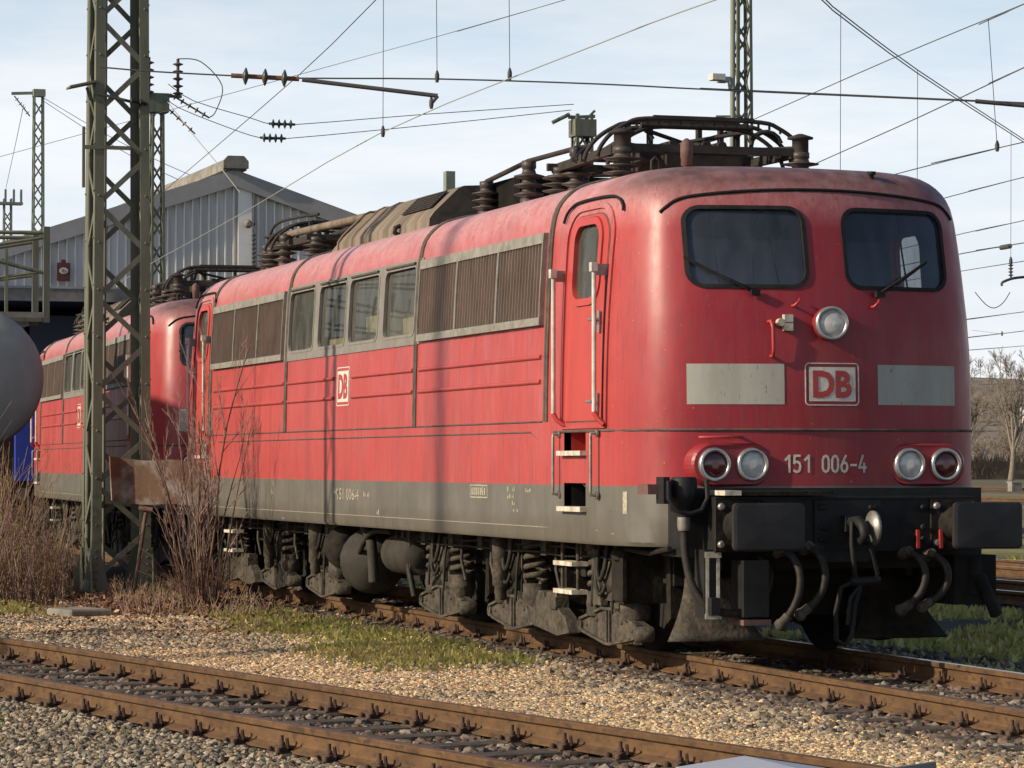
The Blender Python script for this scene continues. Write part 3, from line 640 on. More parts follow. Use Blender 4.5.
# ---- front end below the body
for E in (1, -1):
    P_ = lambda X, y, z: pe(E, X, y, z)
    def ebox(b, x0, x1, y0, y1, z0, z1, mi=0):
        a, c = P_(x0, y0, z0), P_(x1, y1, z1); b.box(*sorted((a[0], c[0])), *sorted((a[1], c[1])), z0, z1, mi)
    b = MB()
    ebox(b, -1.30, -.868, -1.235, 1.235, .80, 1.315)                      # dark front recess plate
    ebox(b, -.90, -.62, -1.06, 1.06, .84, 1.235)                          # beam
    ebox(b, -.64, -.60, -.27, .27, .86, 1.225)
    b.prism([P_(-.612, -.25, .86), P_(-.612, .25, .86), P_(-.612, .17, .76), P_(-.612, -.17, .76)], (-.06*E, 0, 0))
    ebox(b, -.92, -.60, -1.06, 1.06, 1.235, 1.252)
    for y in (-.22, .22, -.19, .19, .62, -.55):
        for z in (.93, 1.02, 1.17): b.lathe(P_(-.61, y, z), (E, 0, 0), [(.022, 0), (.022, .022), (.012, .024)], 8)
    b.build('buffer_beam', M['black'], loco)
    b = MB(); ebox(b, -.90, -.50, -.98, -.16, 1.262, 1.295, 0); ebox(b, -.90, -.495, -1.03, -.90, 1.264, 1.30, 1); b.build('shunter_step', [M['steel'] if False else M['underframe'], M['cream']], loco)
    for sg in (-1, 1):
        cy = sg*.875; b = MB()
        b.box(*sorted((P_(-.62, 0, 0)[0], P_(-.595, 0, 0)[0])), cy-.19, cy+.19, .85, 1.23)
        b.lathe(P_(-.60, cy, 1.04), (E, 0, 0), [(.135, 0), (.13, .04), (.112, .05), (.112, .28), (.085, .285), (.085, .52), (.10, .54)], 20)
        for dy in (-.15, .15):
            for dz in (-.14, .14): b.lathe(P_(-.595, cy+dy, 1.04+dz), (E, 0, 0), [(.028, 0), (.028, .025), (.015, .03)], 8, 1)
        bf = b.build('buffer', [M['underframe'], M['steel']], loco)
        b = MB(); ol = rrect(cy-.276, cy+.276, 1.04-.173, 1.04+.173, .035, 4); n = len(ol)
        vs_ = [P_(-.055, u, v) for u, v in ol]+[P_(-.012, u, v) for u, v in ol]
        for s, dx in ((.92, -.004), (.6, .0), (.25, .003)): vs_ += [P_(dx, cy+(u-cy)*s, 1.04+(v-1.04)*s) for u, v in ol]
        b.add(vs_, [(k*n+i, k*n+(i+1) % n, (k+1)*n+(i+1) % n, (k+1)*n+i) for k in range(4) for i in range(n)]+[tuple(range(n)), tuple(range(4*n, 5*n))])
        b.build('buffer_plate', M['buffer'], bf)
    # draw hook and screw coupling
    b = MB(); b.box(*sorted((P_(-.62, 0, 0)[0], P_(-.52, 0, 0)[0])), -.05, .05, .99, 1.11)
    b.tube([P_(-.55, 0, 1.06), P_(-.40, .0, 1.07), P_(-.32, .0, 1.03), P_(-.29, .0, .97), P_(-.33, .0, .92), P_(-.39, 0, .93)], [.045, .042, .04, .038, .034, .025], 8)
    b.lathe(P_(-.36, .10, 1.02), (0, E, 0), [(.02, -.03), (.13, -.012), (.13, .012), (.02, .03)], 18, 1); b.build('draw_hook', [M['black'], M['steel']], loco)
    b = MB()
    for dy in (-.065, .075): b.tube([P_(-.42, dy*.7, 1.06), P_(-.38, dy, .9), P_(-.40, dy*1.3+.05, .68), P_(-.42, dy+.06, .60)], .020, 7)
    b.tube([P_(-.41, -.06, .62), P_(-.41, .17, .63)], .034, 8); b.tube([P_(-.41, .05, .63), P_(-.42, -.06, .50), P_(-.43, -.08, .30)], .018, 7)
    b.tube([P_(-.42, -.03, .62), P_(-.43, -.13, .58), P_(-.44, -.17, .40), P_(-.44, -.17, .19), P_(-.44, -.10, .15), P_(-.44, -.04, .22), P_(-.43, -.02, .45), P_(-.42, .02, .58)], .020, 7)
    b.build('screw_coupling', M['black'], loco)
    # hoses: left pair, right pair
    for y0, yl, zl, zt, red in ((-.52, -.60, .33, .84, 0), (-.31, -.44, .40, .86, 0), (.50, .38, .42, .82, 1), (.69, .55, .44, .80, 1)):
        b = MB(); pts = bez(P_(-.62, y0-.04, zt), P_(-.34, y0, zt+.05), P_(-.30, y0+.12, .58), P_(-.42, yl, zl), 14)
        b.tube(pts, .028, 8, 0); b.lathe(P_(-.62, y0-.04, zt), (E, 0, .25), [(.045, -.02), (.045, .05), (.034, .06), (.034, .12)], 10, 1)
        d = (pts[-1]-pts[-2]).normalized(); b.lathe(pts[-1], d, [(.036, -.06), (.038, .0), (.05, .02), (.05, .05), (.02, .07)], 10, 1)
        if red: ebox(b, -.58, -.555, y0-.012+.06, y0+.012+.06, .86, 1.0, 2)
        b.build('air_hose', [M['hose'], M['bogie'], M['red']], loco)
    # jumper socket and its thick cable on the left corner
    b = MB(); X = -1.02; y = -1.24
    b.lathe(P_(X+.22, y, 1.22), (0, 0, 1), [(.05, -.12), (.065, -.02), (.09, 0), (.10, .05), (.10, .16), (.085, .18)], 16, 0)
    b.tube([P_(X+.30, y-.15, 1.37), P_(X+.31, y-.155, 1.24), P_(X+.33, y-.10, 1.15), P_(X+.34, y, 1.125), P_(X+.33, y+.10, 1.15), P_(X+.31, y+.155, 1.24), P_(X+.30, y+.15, 1.38)], .020, 7, 0)
    ebox(b, X+.14, X+.30, y-.19, y-.14, 1.20, 1.40, 0); ebox(b, X-.05, X+.18, y-.27, y-.17, 1.27, 1.345, 2)
    b.lathe(P_(X+.22, y, 1.0), (0, 0, 1), [(.042, 0), (.05, .03), (.05, .14)], 12, 1)
    jp = b.build('jumper_socket', [M['black'], M['steel'], M['rust_red']], loco)
    b = MB(); b.tube(spline([P_(X+.22, y, 1.02), P_(X+.23, y+.01, .80), P_(X+.28, y+.05, .58), P_(X+.34, y+.16, .43), P_(X+.38, y+.32, .385), P_(X+.38, y+.46, .41), P_(X+.34, y+.60, .52), P_(X+.28, y+.66, .68), P_(X+.22, y+.60, .80)], 6), .033, 8)
    for (yy, zz, ry) in ((y+.17, .44, .5), (y+.52, .43, -.4)): b.box(*sorted((P_(X+.31, 0, 0)[0], P_(X+.44, 0, 0)[0])), *sorted((P_(0, yy-.035, 0)[1], P_(0, yy+.035, 0)[1])), zz-.065, zz+.065, 1)
    b.build('jumper_cable', [M['hose'], M['black']], loco)
    # white edged ladder bracket beside the left buffer
    b = MB(); ebox(b, -.86, -.66, -1.13, -1.01, .35, .86, 0); ebox(b, -.659, -.655, -1.12, -1.095, .36, .80, 1); ebox(b, -.659, -.655, -1.035, -1.01, .36, .80, 1); ebox(b, -.652, -.648, -1.13, -1.0, .80, .845, 1); ebox(b, -.652, -.648, -1.13, -1.0, .345, .385, 1)
    ebox(b, -.80, -.55, -.86, -.66, .36, .78, 0); ebox(b, -.82, -.53, -.87, -.65, .30, .34, 2)
    b.build('coupler_box', [M['black'], M['cream'], M['rust_red']], loco)
    # rail guards (curved plates in front of the wheels)
    for sg in (-1, 1):
        b = MB(); n = 10; vs_ = []
        for i in range(n+1):
            t = i/n; z = .62-.48*t; bulge = .16*t*t; 
            for u in np.linspace(-1, 1, 7):
                hw = .20+.20*t**1.8
                vs_.append(P_(-1.50+bulge+.05*(1-u*u), sg*.77+u*hw, z))
        b.add(vs_, [(i*7+j, i*7+j+1, (i+1)*7+j+1, (i+1)*7+j) for i in range(n) for j in range(6)], 0, True)
        o = b.build('rail_guard', M['bogie'] if sg*E < 0 else M['underframe'], loco); sol = o.modifiers.new('thick', 'SOLIDIFY'); sol.thickness = .012  # guard away from the sun takes the darker material, shade as colour
        b = MB(); ebox(b, -1.75, -1.52, sg*.77-.06, sg*.77+.06, .50, .86); b.build('guard_bracket', M['underframe'], loco)
    b = MB(); ebox(b, -3.2, -1.9, -.55, .55, .30, .82); ebox(b, -1.9, -.9, -.9, .9, .70, .86); b.build('underfloor_gear', M['deep_shade'], loco)
    # right hand gear seen beside the hoses
    b = MB(); ebox(b, -1.5, -.75, .95, 1.30, .42, .80); b.tube([P_(-.9, 1.0, .72), P_(-.7, 1.15, .62), P_(-.75, 1.3, .34)], .05, 7); b.tube([P_(-.8, 1.12, .78), P_(-.8, 1.12, .5)], .08, 8); b.build('sanding_pipe', M['deep_shade'], loco)

# ---- bogies
def axle_gear(bog, ax, sg, k):
    """yoke under the axle box, two coil springs, damper and hoses on one side"""
    y = sg*1.12
    b = MB()
    prof = [(-.72, .165), (-.70, .225), (-.14, .335), (.14, .335), (.70, .225), (.72, .165), (.60, .125), (.05, .055), (-.05, .055), (-.60, .125)]
    b.prism([(ax+u, y-.05*sg, v) for u, v in prof], (0, .10*sg, 0))
    for p_, q_ in zip(prof, prof[1:]+prof[:1]): b.bar((ax+p_[0], y+.055*sg, p_[1]), (ax+q_[0], y+.055*sg, q_[1]), .04, .022, 0, (0, 0, 1))
    for u in (-.035, .035): b.box(ax+u-.012, ax+u+.012, *sorted((y+.04*sg, y+.07*sg)), .06, .33)
    b.lathe((ax+.70, y-.06*sg, .165), (0, sg, 0), [(.06, 0), (.065, .02), (.065, .14), (.04, .15)], 12)
    b.lathe((ax-.70, y-.06*sg, .175), (0, sg, 0), [(.05, 0), (.05, .13)], 10)
    for u, v in ((-.55, .19), (-.3, .24), (.3, .24), (.55, .19)): b.lathe((ax+u, y+.05*sg, v), (0, sg, 0), [(.022, -.02), (.022, .014), (.012, .016)], 6)
    b.build('axle_yoke', M['bogie'], bog)
    b = MB(); b.box(ax-.13, ax+.13, *sorted((y-.10*sg, y+.02*sg)), .34, .80); b.box(ax-.09, ax+.09, *sorted((y, y+.06*sg)), .40, .72)
    b.lathe((ax, y+.02*sg, .60), (0, sg, 0), [(.14, 0), (.14, .05), (.05, .07)], 14); b.box(ax-.20, ax-.12, *sorted((y, y+.09*sg)), .58, .86); b.build('axle_box', M['underframe'] if k % 2 else M['bogie'], bog)
    for u in (-.40, .42):
        b = MB(); b.coil((ax+u, y-.02*sg), .095, .026, .46, .84, 4.5); b.lathe((ax+u, y-.02*sg, .26), (0, 0, 1), [(.105, 0), (.118, .02), (.118, .07), (.124, .08), (.124, .12), (.118, .13), (.118, .2)], 16)
        b.lathe((ax+u, y-.02*sg, .80), (0, 0, 1), [(.13, 0), (.13, .07)], 14); b.build('coil_spring', M['bogie'], bog)
    b = MB()
    b.tube(bez((ax-.10, y+.10*sg, .84), (ax-.16, y+.14*sg, .50), (ax+.12, y+.14*sg, .46), (ax+.10, y+.1*sg, .84), 10), .022, 6)
    b.tube(bez((ax-.22, y+.08*sg, .80), (ax-.24, y+.12*sg, .42), (ax+.02, y+.12*sg, .36), (ax+.0, y+.08*sg, .56), 10), .018, 6)
    b.build('brake_hose', M['hose'], bog)
    if k in (1, 3, 4):
        b = MB(); x = ax-.22+.04*k
        b.lathe((x, y+.12*sg, .30), (.05, 0, 1), [(.03, 0), (.05, .03), (.05, .10), (.075, .13), (.075, .36), (.082, .37), (.082, .54), (.04, .56), (.03, .66)], 14); b.build('damper', M['bogie'], bog)
for nm, axles, E in (('front', (-2.67, -5.20, -7.45), 1), ('rear', (-12.05, -14.28, -16.82), -1)):
    bog = MB(); x0, x1 = axles[-1]-1.0, axles[0]+.95
    for sg in (-1, 1): bog.box(x0, x1, *sorted((sg*.86, sg*.93)), .56, .84)
    for x in (x0, x1-.1, (axles[0]+axles[1])/2, (axles[1]+axles[2])/2): bog.box(x, x+.12, -.98, .98, .55, .82)
    bog = bog.build('bogie', M['deep_shade'], loco)
    for k, ax in enumerate(axles):
        b = MB(); b.tube([(ax, -.9, .625), (ax, .9, .625)], .10, 14)
        for sg in (-1, 1): b.lathe((ax, sg*.685, .625), (0, sg, 0), [(.655, 0), (.655, .028), (.628, .032), (.622, .135), (.54, .137), (.52, .10), (.2, .09), (.16, .13), (.0, .13)], 40)
        b.build('wheelset', M['deep_shade'], bog)
        for sg in (-1, 1): axle_gear(bog, ax, sg, k+(3 if E < 0 else 0))
    for sg in (-1, 1):
        y = sg*1.13
        # traction link casting, sand box, ladder, brake cylinder, tanks
        for c in ((-3.95, -10.6) if False else ((-3.93,) if E > 0 else (-LEN+3.93,))):
            b = MB(); b.prism([(c+u, y, v) for u, v in ((-.55, .12), (-.60, .22), (-.40, .42), (-.28, .42), (-.22, .36), (-.14, .42), (.10, .42), (.10, .30), (.32, .22), (.42, .10), (.1, .06))], (0, .10*sg, 0)); b.box(c-.05, c+.12, *sorted((y, y+.12*sg)), .28, .38); b.build('traction_casting', M['bogie'], bog)
        c = -1.72 if E > 0 else -LEN+1.72
        b = MB(); b.box(*sorted((c-.56*E, c-.36*E)), *sorted((sg*.62, sg*1.26)), .40, .78); b.prism([(c-.56*E, sg*.62, .78), (c-.36*E, sg*.62, .78), (c-.42*E, sg*.62, .86), (c-.50*E, sg*.62, .86)], (0, sg*.5, 0))
        b.box(*sorted((c-.60*E, c-.34*E)), *sorted((sg*1.24, sg*1.275)), .42, .76); b.lathe((c-.48*E, y+.08*sg, .74), (0, 0, 1), [(.10, 0), (.11, .04), (.09, .09), (.03, .12)], 14)
        b.tube([(c-.40*E, y+.10*sg, .83), (c+.2*E, y+.12*sg, .81), (c+.75*E, y+.16*sg, .86)], .022, 6)
        b.tube([(c-.5*E, y, .42), (c-.5*E, y, .30)], .07, 10); b.build('sand_box', M['underframe'], bog)
        b = MB(); x = -2.32 if E > 0 else -LEN+2.32
        b.prism([(x-.62*E, y+.03*sg, .36), (x-.42*E, y+.03*sg, .36), (x-.52*E, y+.03*sg, .80), (x-.66*E, y+.03*sg, .82)], (0, .06*sg, 0)); b.build('brake_hanger', M['bogie'], bog)
        b = MB(); x = -3.36 if E > 0 else -LEN+3.36
        for dx in (-.20, .20): b.tube([(x+dx, sg*1.27, .86), (x+dx, sg*1.27, .42)], .016, 6, 1)
        for z in (.45, .68): b.box(x-.24, x+.24, *sorted((sg*1.20, sg*1.34)), z-.018, z+.018, 0)
        b.build('ladder', [M['cream'], M['bogie']], loco)
        for x in np.linspace(axles[-1]-.5, axles[0]+.3, 7):
            b = MB(); b.box(x-.07, x+.07, *sorted((sg*1.05, sg*1.22)), .72, .87); b.tube([(x+.16, sg*1.15, .86), (x+.17, sg*1.16, .6), (x+.24, sg*1.14, .42)], .016, 6); b.build('frame_bracket', M['bogie'], loco)
    for sg in (-1, 1):
        y = sg*1.13
        b = MB(); xs = np.linspace(axles[-1]-.7, axles[0]+.5, 9)
        b.tube([(x, y+.06*sg, .80+.015*math.sin(x*5)) for x in xs], .014, 6); b.tube([(x, y+.09*sg, .74+.02*math.cos(x*4)) for x in xs], .010, 6); b.build('brake_pipe', M['hose'], bog)
        for ax in axles:
            for dx, zz in ((.22, .30), (-.28, .34)):
                b = MB(); b.tube([(ax+dx, y+.05*sg, .86), (ax+dx+.02, y+.09*sg, .58), (ax+dx-.02, y+.09*sg, zz)], .012, 6); b.build('sand_pipe', M['hose'], bog)
            b = MB(); b.prism([(ax+.86*E, sg*.72, .25), (ax+.95*E, sg*.72, .30), (ax+.93*E, sg*.72, .80), (ax+.84*E, sg*.72, .80)], (0, .28*sg, 0)); b.build('brake_block', M['underframe'], bog)
# gear between the bogies
for sg in (-1, 1):
    y = sg*1.08
    b = MB(); b.lathe((-9.35, y, .60), (1, 0, 0), [(.02, 0), (.14, .015), (.20, .06), (.205, .10), (.205, .75), (.14, .85), (.03, .87)], 20); b.build('air_tank', M['tank_dark'], loco)
    b = MB(); b.lathe((-10.35, y, .50), (1, .25*sg, 0), [(.05, 0), (.26, .05), (.34, .14), (.34, .36), (.28, .46), (.05, .52)], 20); b.tube(spline([(-10.2, y+.1*sg, .80), (-9.9, y+.2*sg, .84), (-9.65, y+.2*sg, .70), (-9.62, y+.18*sg, .30)], 5), .055, 8); b.build('fan_housing', M['tank_dark'], loco)
    b = MB(); b.lathe((-11.1, y, .62), (1, .6*sg, 0), [(.05, 0), (.20, .03), (.24, .10), (.24, .30), (.15, .34), (.14, .5), (.04, .52)], 18); b.tube([(-10.8, y, .84), (-10.8, y, .3)], .06, 8); b.build('compressor', M['underframe'], loco)
    b = MB(); b.tube(spline([(-10.9, y+.12*sg, .42), (-10.3, y+.22*sg, .34), (-9.9, y+.25*sg, .60), (-9.5, y+.24*sg, .80), (-8.9, y+.2*sg, .82)], 6), .026, 7); b.tube([(-8.6, y+.1*sg, .85), (-8.55, y+.12*sg, .5), (-8.4, y+.1*sg, .2)], .03, 7); b.build('pipe', M['hose'], loco)
    for x in (-8.55, -8.75, -9.0, -11.35, -11.5):
        b = MB(); b.box(x-.06, x+.05, *sorted((y-.1*sg, y+.12*sg)), .46+.05*math.sin(x*9), .86); b.build('frame_bracket', M['bogie'], loco)
b = MB(); b.box(-11.6, -8.4, -.85, .85, .32, .86); b.box(-18.6, -.9, -.9, .9, .80, .9); b.build('underframe', M['deep_shade'], loco)

# ---- roof: hood, insulators, bus bars, pantographs
b = MB(); hp = [(-1.14, 3.70), (-1.13, 3.88), (-1.08, 3.95), (-.84, 4.185), (-.78, 4.215), (-.4, 4.235), (0, 4.245)]; hp = hp+[(-u, v) for u, v in hp[-2::-1]]
n = len(hp); secs = [(-12.35, .12), (-12.0, .72), (-11.6, .95), (-11.0, 1.0), (-9.4, 1.0), (-8.05, .98)]
vs_ = []
for x, s in secs: vs_ += [(x, u*(.9+.1*s), 3.66+(v-3.66)*s) for u, v in hp]
b.add(vs_, [(k*n+i, k*n+i+1, (k+1)*n+i+1, (k+1)*n+i) for k in range(len(secs)-1) for i in range(n-1)]+[tuple(range(n))], 0, True)
# slanted end towards the cab, its shade painted in
e0 = [(-8.05, u*.998, 3.66+(v-3.66)*.98) for u, v in hp]; e1 = [(-7.35+.0*abs(u), u*.95, 3.66+(v-3.66)*.45) for u, v in hp]
b.add(e0+e1, [(i, i+1, n+i+1, n+i) for i in range(n-1)]+[tuple(range(n, 2*n))[::-1]], 1)
for x in (-11.6, -11.0, -10.4):
    b.tube([(x, u, 3.66+(v-3.66)*1.0+.004) for u, v in hp], .014, 5, 0)
hood = b.build('roof_hood', [M['hood'], M['hood_end']], loco)
for sg in (-1, 1):
    b = MB()
    def hs(x, t): # point on hood flank, t from low to high
        a = Vector((x, sg*1.065, 3.962)); c = Vector((x, sg*.86, 4.165)); return a.lerp(c, t)+Vector((0, sg*.012, .012))
    b.add([hs(-9.35, .18), hs(-8.3, .18), hs(-8.3, .97), hs(-9.35, .97)], [(0, 1, 2, 3)], 1)
    for t in np.linspace(.18, .97, 7): b.bar(hs(-9.35, t), hs(-8.3, t), .014, .012, 0)
    for x in (-9.35, -8.3): b.bar(hs(x, .18), hs(x, .97), .02, .012, 0)
    b.build('grille', [M['roofgear'], M['hood_end']], hood)
    b = MB(); b.tube([(-9.1, sg*1.135, 3.78), (-9.1, sg*1.19, 3.81), (-9.1, sg*1.18, 3.86), (-9.1, sg*1.13, 3.88)], .025, 6); b.build('lifting_eye', M['black'], hood)
b = MB(); b.box(-11.2, -10.6, -.22, .22, 4.24, 4.30); b.box(-11.3, -10.5, -.3, .3, 4.29, 4.315); b.build('roof_hatch', M['roofgear'], hood)
b = MB(); b.box(-7.95, -6.5, -.70, .75, 3.80, 4.17); b.box(-6.9, -6.3, -.4, .5, 3.9, 4.0); b.build('switch_case', M['hood_end'], loco)
def insulator(x, y, h, r=.13, z0=None, name='insulator', ns=3):
    z0 = roofZ(y)-.02 if z0 is None else z0; b = MB(); prof = [(r*.62, 0), (r*.62, h*.18)]
    for k in range(ns):
        a = h*(.20+.6*k/ns); s = h*.6/ns
        prof += [(r*.45, a), (r*1.0, a+s*.25), (r*1.04, a+s*.38), (r*.5, a+s*.62)]
    prof += [(r*.42, h*.82), (r*.5, h*.84), (r*.5, h*1.0), (r*.2, h*1.02)]
    b.lathe((x, y, z0), (0, 0, 1), prof, 18); return b.build(name, M['insul'], loco)
def pantograph(c, E):
    p = thing('pantograph', None, None); p.parent = loco
    zf = 4.13
    for dx, y in ((.62*E, -.80), (.62*E, .80), (-1.25*E, -.72), (-1.25*E, .72)): insulator(c+dx, y, zf-roofZ(y)+.02, .155)
    b = MB()
    for y in (-.80, .80): b.bar((c+.62*E, y, zf), (c-1.25*E, y*.9, zf), .06, .075)
    for x in (c+.62*E, c-1.25*E, c-.35*E): b.bar((x, -.84, zf), (x, .84, zf), .05, .065)
    b.bar((c+.5*E, -.80, zf+.03), (c-.1*E, -.1, zf+.03), .05, .07); b.bar((c+.5*E, .8, zf+.03), (c-.1*E, .1, zf+.03), .05, .07)
    b.box(c-.5, c+.45, -.34, .34, 3.93, 4.10); b.box(c-.25, c+.25, -.5, .5, 4.06, 4.16)
    for y in (-.8, .8): b.lathe((c+.62*E, y, zf-.01), (0, 0, 1), [(.07, 0), (.07, .12), (.11, .125), (.11, .14), (.02, .17)], 14)
    b.build('base_frame', M['roofgear'], p)
    b = MB()
    for y in (-.42, .42):
        b.tube([(c-.45*E, y, 4.17), (c-1.6*E, y*.6, 4.27)], .035, 8); b.tube([(c-1.6*E, y*.6, 4.29), (c+.25*E, y*1.1, 4.36)], .026, 8)
    for x in (c-.45*E, c+.1*E): b.tube([(x, -.55, 4.18), (x, .55, 4.18)], .04, 8)
    b.tube([(c-1.6*E, -.3, 4.28), (c-1.6*E, .3, 4.28)], .035, 8); b.tube([(c+.25*E, -.5, 4.36), (c+.25*E, .5, 4.36)], .025, 8)
    b.tube([(c-.4*E, -.5, 4.18), (c+.2*E, .45, 4.33)], .018, 6); b.tube([(c-.4*E, .5, 4.18), (c+.2*E, -.45, 4.33)], .018, 6)
    for y in (-.22, -.08, .08, .22): b.coil2 = None; b.tube([(c-.5*E, y, 4.20), (c+.3*E, y, 4.20)], .042, 8)
    for y in (-.5, -.3, .15, .35, .5): b.box(c-.08*E-.03, c-.08*E+.03, y-.02, y+.02, 4.15, 4.40)
    for y in (-.6, .58): b.tube(bez((c+.1*E, y, 4.14), (c+.1*E, y-.1, 4.38), (c+.1*E, y+.22, 4.42), (c+.1*E, y+.26, 4.26), 8), .022, 6)
    b.build('folded_arm', M['roofgear'], p)
    for dx, w in ((.42, .95), (.08, .95), (.25, .80)):
        b = MB(); x = c+dx*E; top = 4.41 if w > .9 else 4.36
        pts = [(x, -w, top-.34), (x, -w+.03, top-.26), (x, -w+.12, top-.15), (x, -w+.26, top-.06), (x, -w+.42, top-.012), (x, 0, top)]; pts += [(q[0], -q[1], q[2]) for q in pts[-2::-1]]
        b.tube(spline(pts, 4), .019, 6); b.box(x-.018, x+.018, -.45, .45, top-.012, top+.020)
        if w > .9 and dx > .3:
            for y in np.arange(-.70, .71, .10):
                zz = top-.012-max(0, abs(y)-.55)*.32; b.box(x-.006, x+.006, y-.009, y+.009, zz-.045, zz)
        b.build('bow', M['roofgear'], p)
    return p
pantograph(-4.02, 1); pantograph(-LEN+4.02, -1)
rows = [(-7.30, -.78, .34), (-6.85, -.25, .34), (-6.05, -.76, .42), (-5.1, -.62, .44), (-5.45, .15, .34), (-6.5, .35, .34), (-5.75, -.35, .25), (-16.75, -.72, .36), (-15.45, -.80, .40), (-13.6, -.4, .3)]
tops = []
for x, y, h in rows: insulator(x, y, h, .135); tops.append((x, y, roofZ(y)+h-.02))
b = MB()
for a, c in ((0, 2), (2, 3), (1, 5), (6, 4), (7, 8)):
    b = MB(); b.tube([tops[a], tops[c]], .024, 7); b.build('busbar', M['roofgear'], loco)
b = MB(); b.tube([tops[3], (-4.64, -.80, 4.14)], .028, 7); b.build('busbar', M['roofgear'], loco); b = MB(); b.tube(spline([tops[3], (-5.0, -.55, 4.30), (-4.75, -.70, 4.22), (-4.6, -.8, 4.15)], 5), .018, 6); b.build('busbar', M['roofgear'], loco); b = MB()
b.tube(spline([tops[7], (-16.3, -.72, 4.42), (-15.7, -.6, 4.47), (-15.0, -.5, 4.46)], 6), .018, 6)
b.build('busbar', M['roofgear'], loco)
b = MB(); b.tube([(-16.2, -.78, 4.25), (-12.3, -.45, 4.27)], .045, 8); b.build('busbar', M['hood'], loco)
for y in (-.74, .52):
    b = MB(); z = roofZ(y)-.03 if y < 0 else 3.70; x = -1.75 if y < 0 else -1.32
    if y < 0: b.lathe((-2.05, y, 3.77), (0, 0, 1), [(.03, 0), (.03, .08), (.045, .085), (.045, .14), (.05, .145), (.05, .26), (.035, .28), (.012, .30)], 14); b.build('roof_horn', M['rust_red'], loco)
    else: b.lathe((x, y, z), (.1, 0, 1), [(.02, 0), (.02, .05), (.035, .05), (.035, .08)], 10); b.build('lifting_eye', M['roofgear'], loco)
b = MB(); b.tube([(-2.2, -.98, 3.78), (-2.2, -.98, 3.90), (-2.2, -.95, 3.93), (-2.2, -.92, 3.90), (-2.2, -.92, 3.80)], .012, 6); b.build('lifting_eye', M['hose'], loco)
b = MB(); b.lathe((-3.4, .80, 3.79), (0, 0, 1), [(.20, 0), (.19, .05), (.10, .07)], 14); b.box(-3.42, -3.30, .55, .72, 3.80, 3.90); b.build('insulator_foot', M['rust_red'], loco)

# second locomotive behind, on the curve
loco2 = copy_tree(loco, None, skip=('running_number', 'class_number', 'side_lettering', 'side_number', 'jumper_cable'))
loco2.location = (-20.6114, .2413, 0); loco2.rotation_euler = (0, 0, R(-3.375))
loco2['label'] = 'second red electric locomotive, coupled behind the numbered one and partly hidden by the lattice mast'

# ================================================================== GROUND, TRACKS
ND = Vector((math.cos(R(11.02)), math.sin(R(11.02)))); NN = Vector((-ND.y, ND.x)); NOFF = -5.05     # foreground track line
def o_near(x, y): return x*NN.x+y*NN.y-NOFF
def loco_axis(x):
    if x > -17: return 0.
    return .0294*(-17-x) if x > -21 else .1176+.059*(-21-x)
_g = rng.random((64, 64))
def vnoise(x, y, s):
    x = np.asarray(x, float)*s+500; y = np.asarray(y, float)*s+500; i = np.floor(x).astype(int); j = np.floor(y).astype(int); fx, fy = x-i, y-j
    fx = fx*fx*(3-2*fx); fy = fy*fy*(3-2*fy); g = lambda a, b_: _g[a % 64, b_ % 64]
    return g(i, j)*(1-fx)*(1-fy)+g(i+1, j)*fx*(1-fy)+g(i, j+1)*(1-fx)*fy+g(i+1, j+1)*fx*fy
def fbm(x, y, s): return .55*vnoise(x, y, s)+.3*vnoise(x, y, s*2.1)+.15*vnoise(x, y, s*4.3)
def in_view(x, y, z=-.15, mx_=110, my=60):
    d = np.stack([x-21.0439, y+9.4963, np.full_like(x, z-1.5017)], 1); F = np.array(fwd); Rt = np.array([math.sin(TH), math.cos(TH), 0]); Up = np.cross(Rt, F)
    Z = d@F; return (np.abs(d@Rt/Z*3125.77) < 512+mx_) & (np.abs(d@Up/Z*3125.77) < 384+my) & (Z > 1)
def ss(v, a, b): t = np.clip((v-a)/(b-a), 0, 1); return t*t*(3-2*t)
laxis = np.vectorize(loco_axis)
def zones(x, y):
    """weights of the ground covers at a point: dark ballast, pea gravel, grey ballast, grass, leaf litter"""
    o = o_near(x, y); yl = y-laxis(x); n1 = fbm(x, y, .9); n2 = fbm(x+40, y-17, .45)
    dark = np.maximum(1-ss(np.abs(o), .75, 1.05), 1-ss(np.abs(yl)+(n1-.5)*.5, 1.25, 1.6))
    cam_side = ss(-o, .8, 1.1)
    between = (o > .9) & (yl < -1.3)
    grass_s = between*ss(-x, 2.9, 4.3)*ss(yl+(n1-.5)*1.1-.10*(-x-4), -3.35, -2.45)*ss(14.4+x, -.5, 1.5)
    grass_s = np.maximum(grass_s, between*ss(-x, 13.2, 14.6)*ss(-3.55-yl+(n1-.5)*.8, 0., .4))
    litter = between*ss(-x+(n2-.5)*2.0, 13.0, 14.2)*ss(yl+(n1-.5)*.9, -3.6, -3.0)
    far = ss(yl, 1.3, 1.7)
    moss = (o < -1.1)*ss(fbm(x+3, y+8, .8), .56, .66)*.35
    grass_s = np.maximum(grass_s, moss); grass_f = far*ss(n2+.25*n1, .56, .70)*ss(6.6-yl, 0, .6)+(yl > 13.6)*ss(n2, .35, .5)*(yl < 24)
    pea = between*1.0
    return dark, pea, cam_side, np.maximum(grass_s, grass_f), litter, far
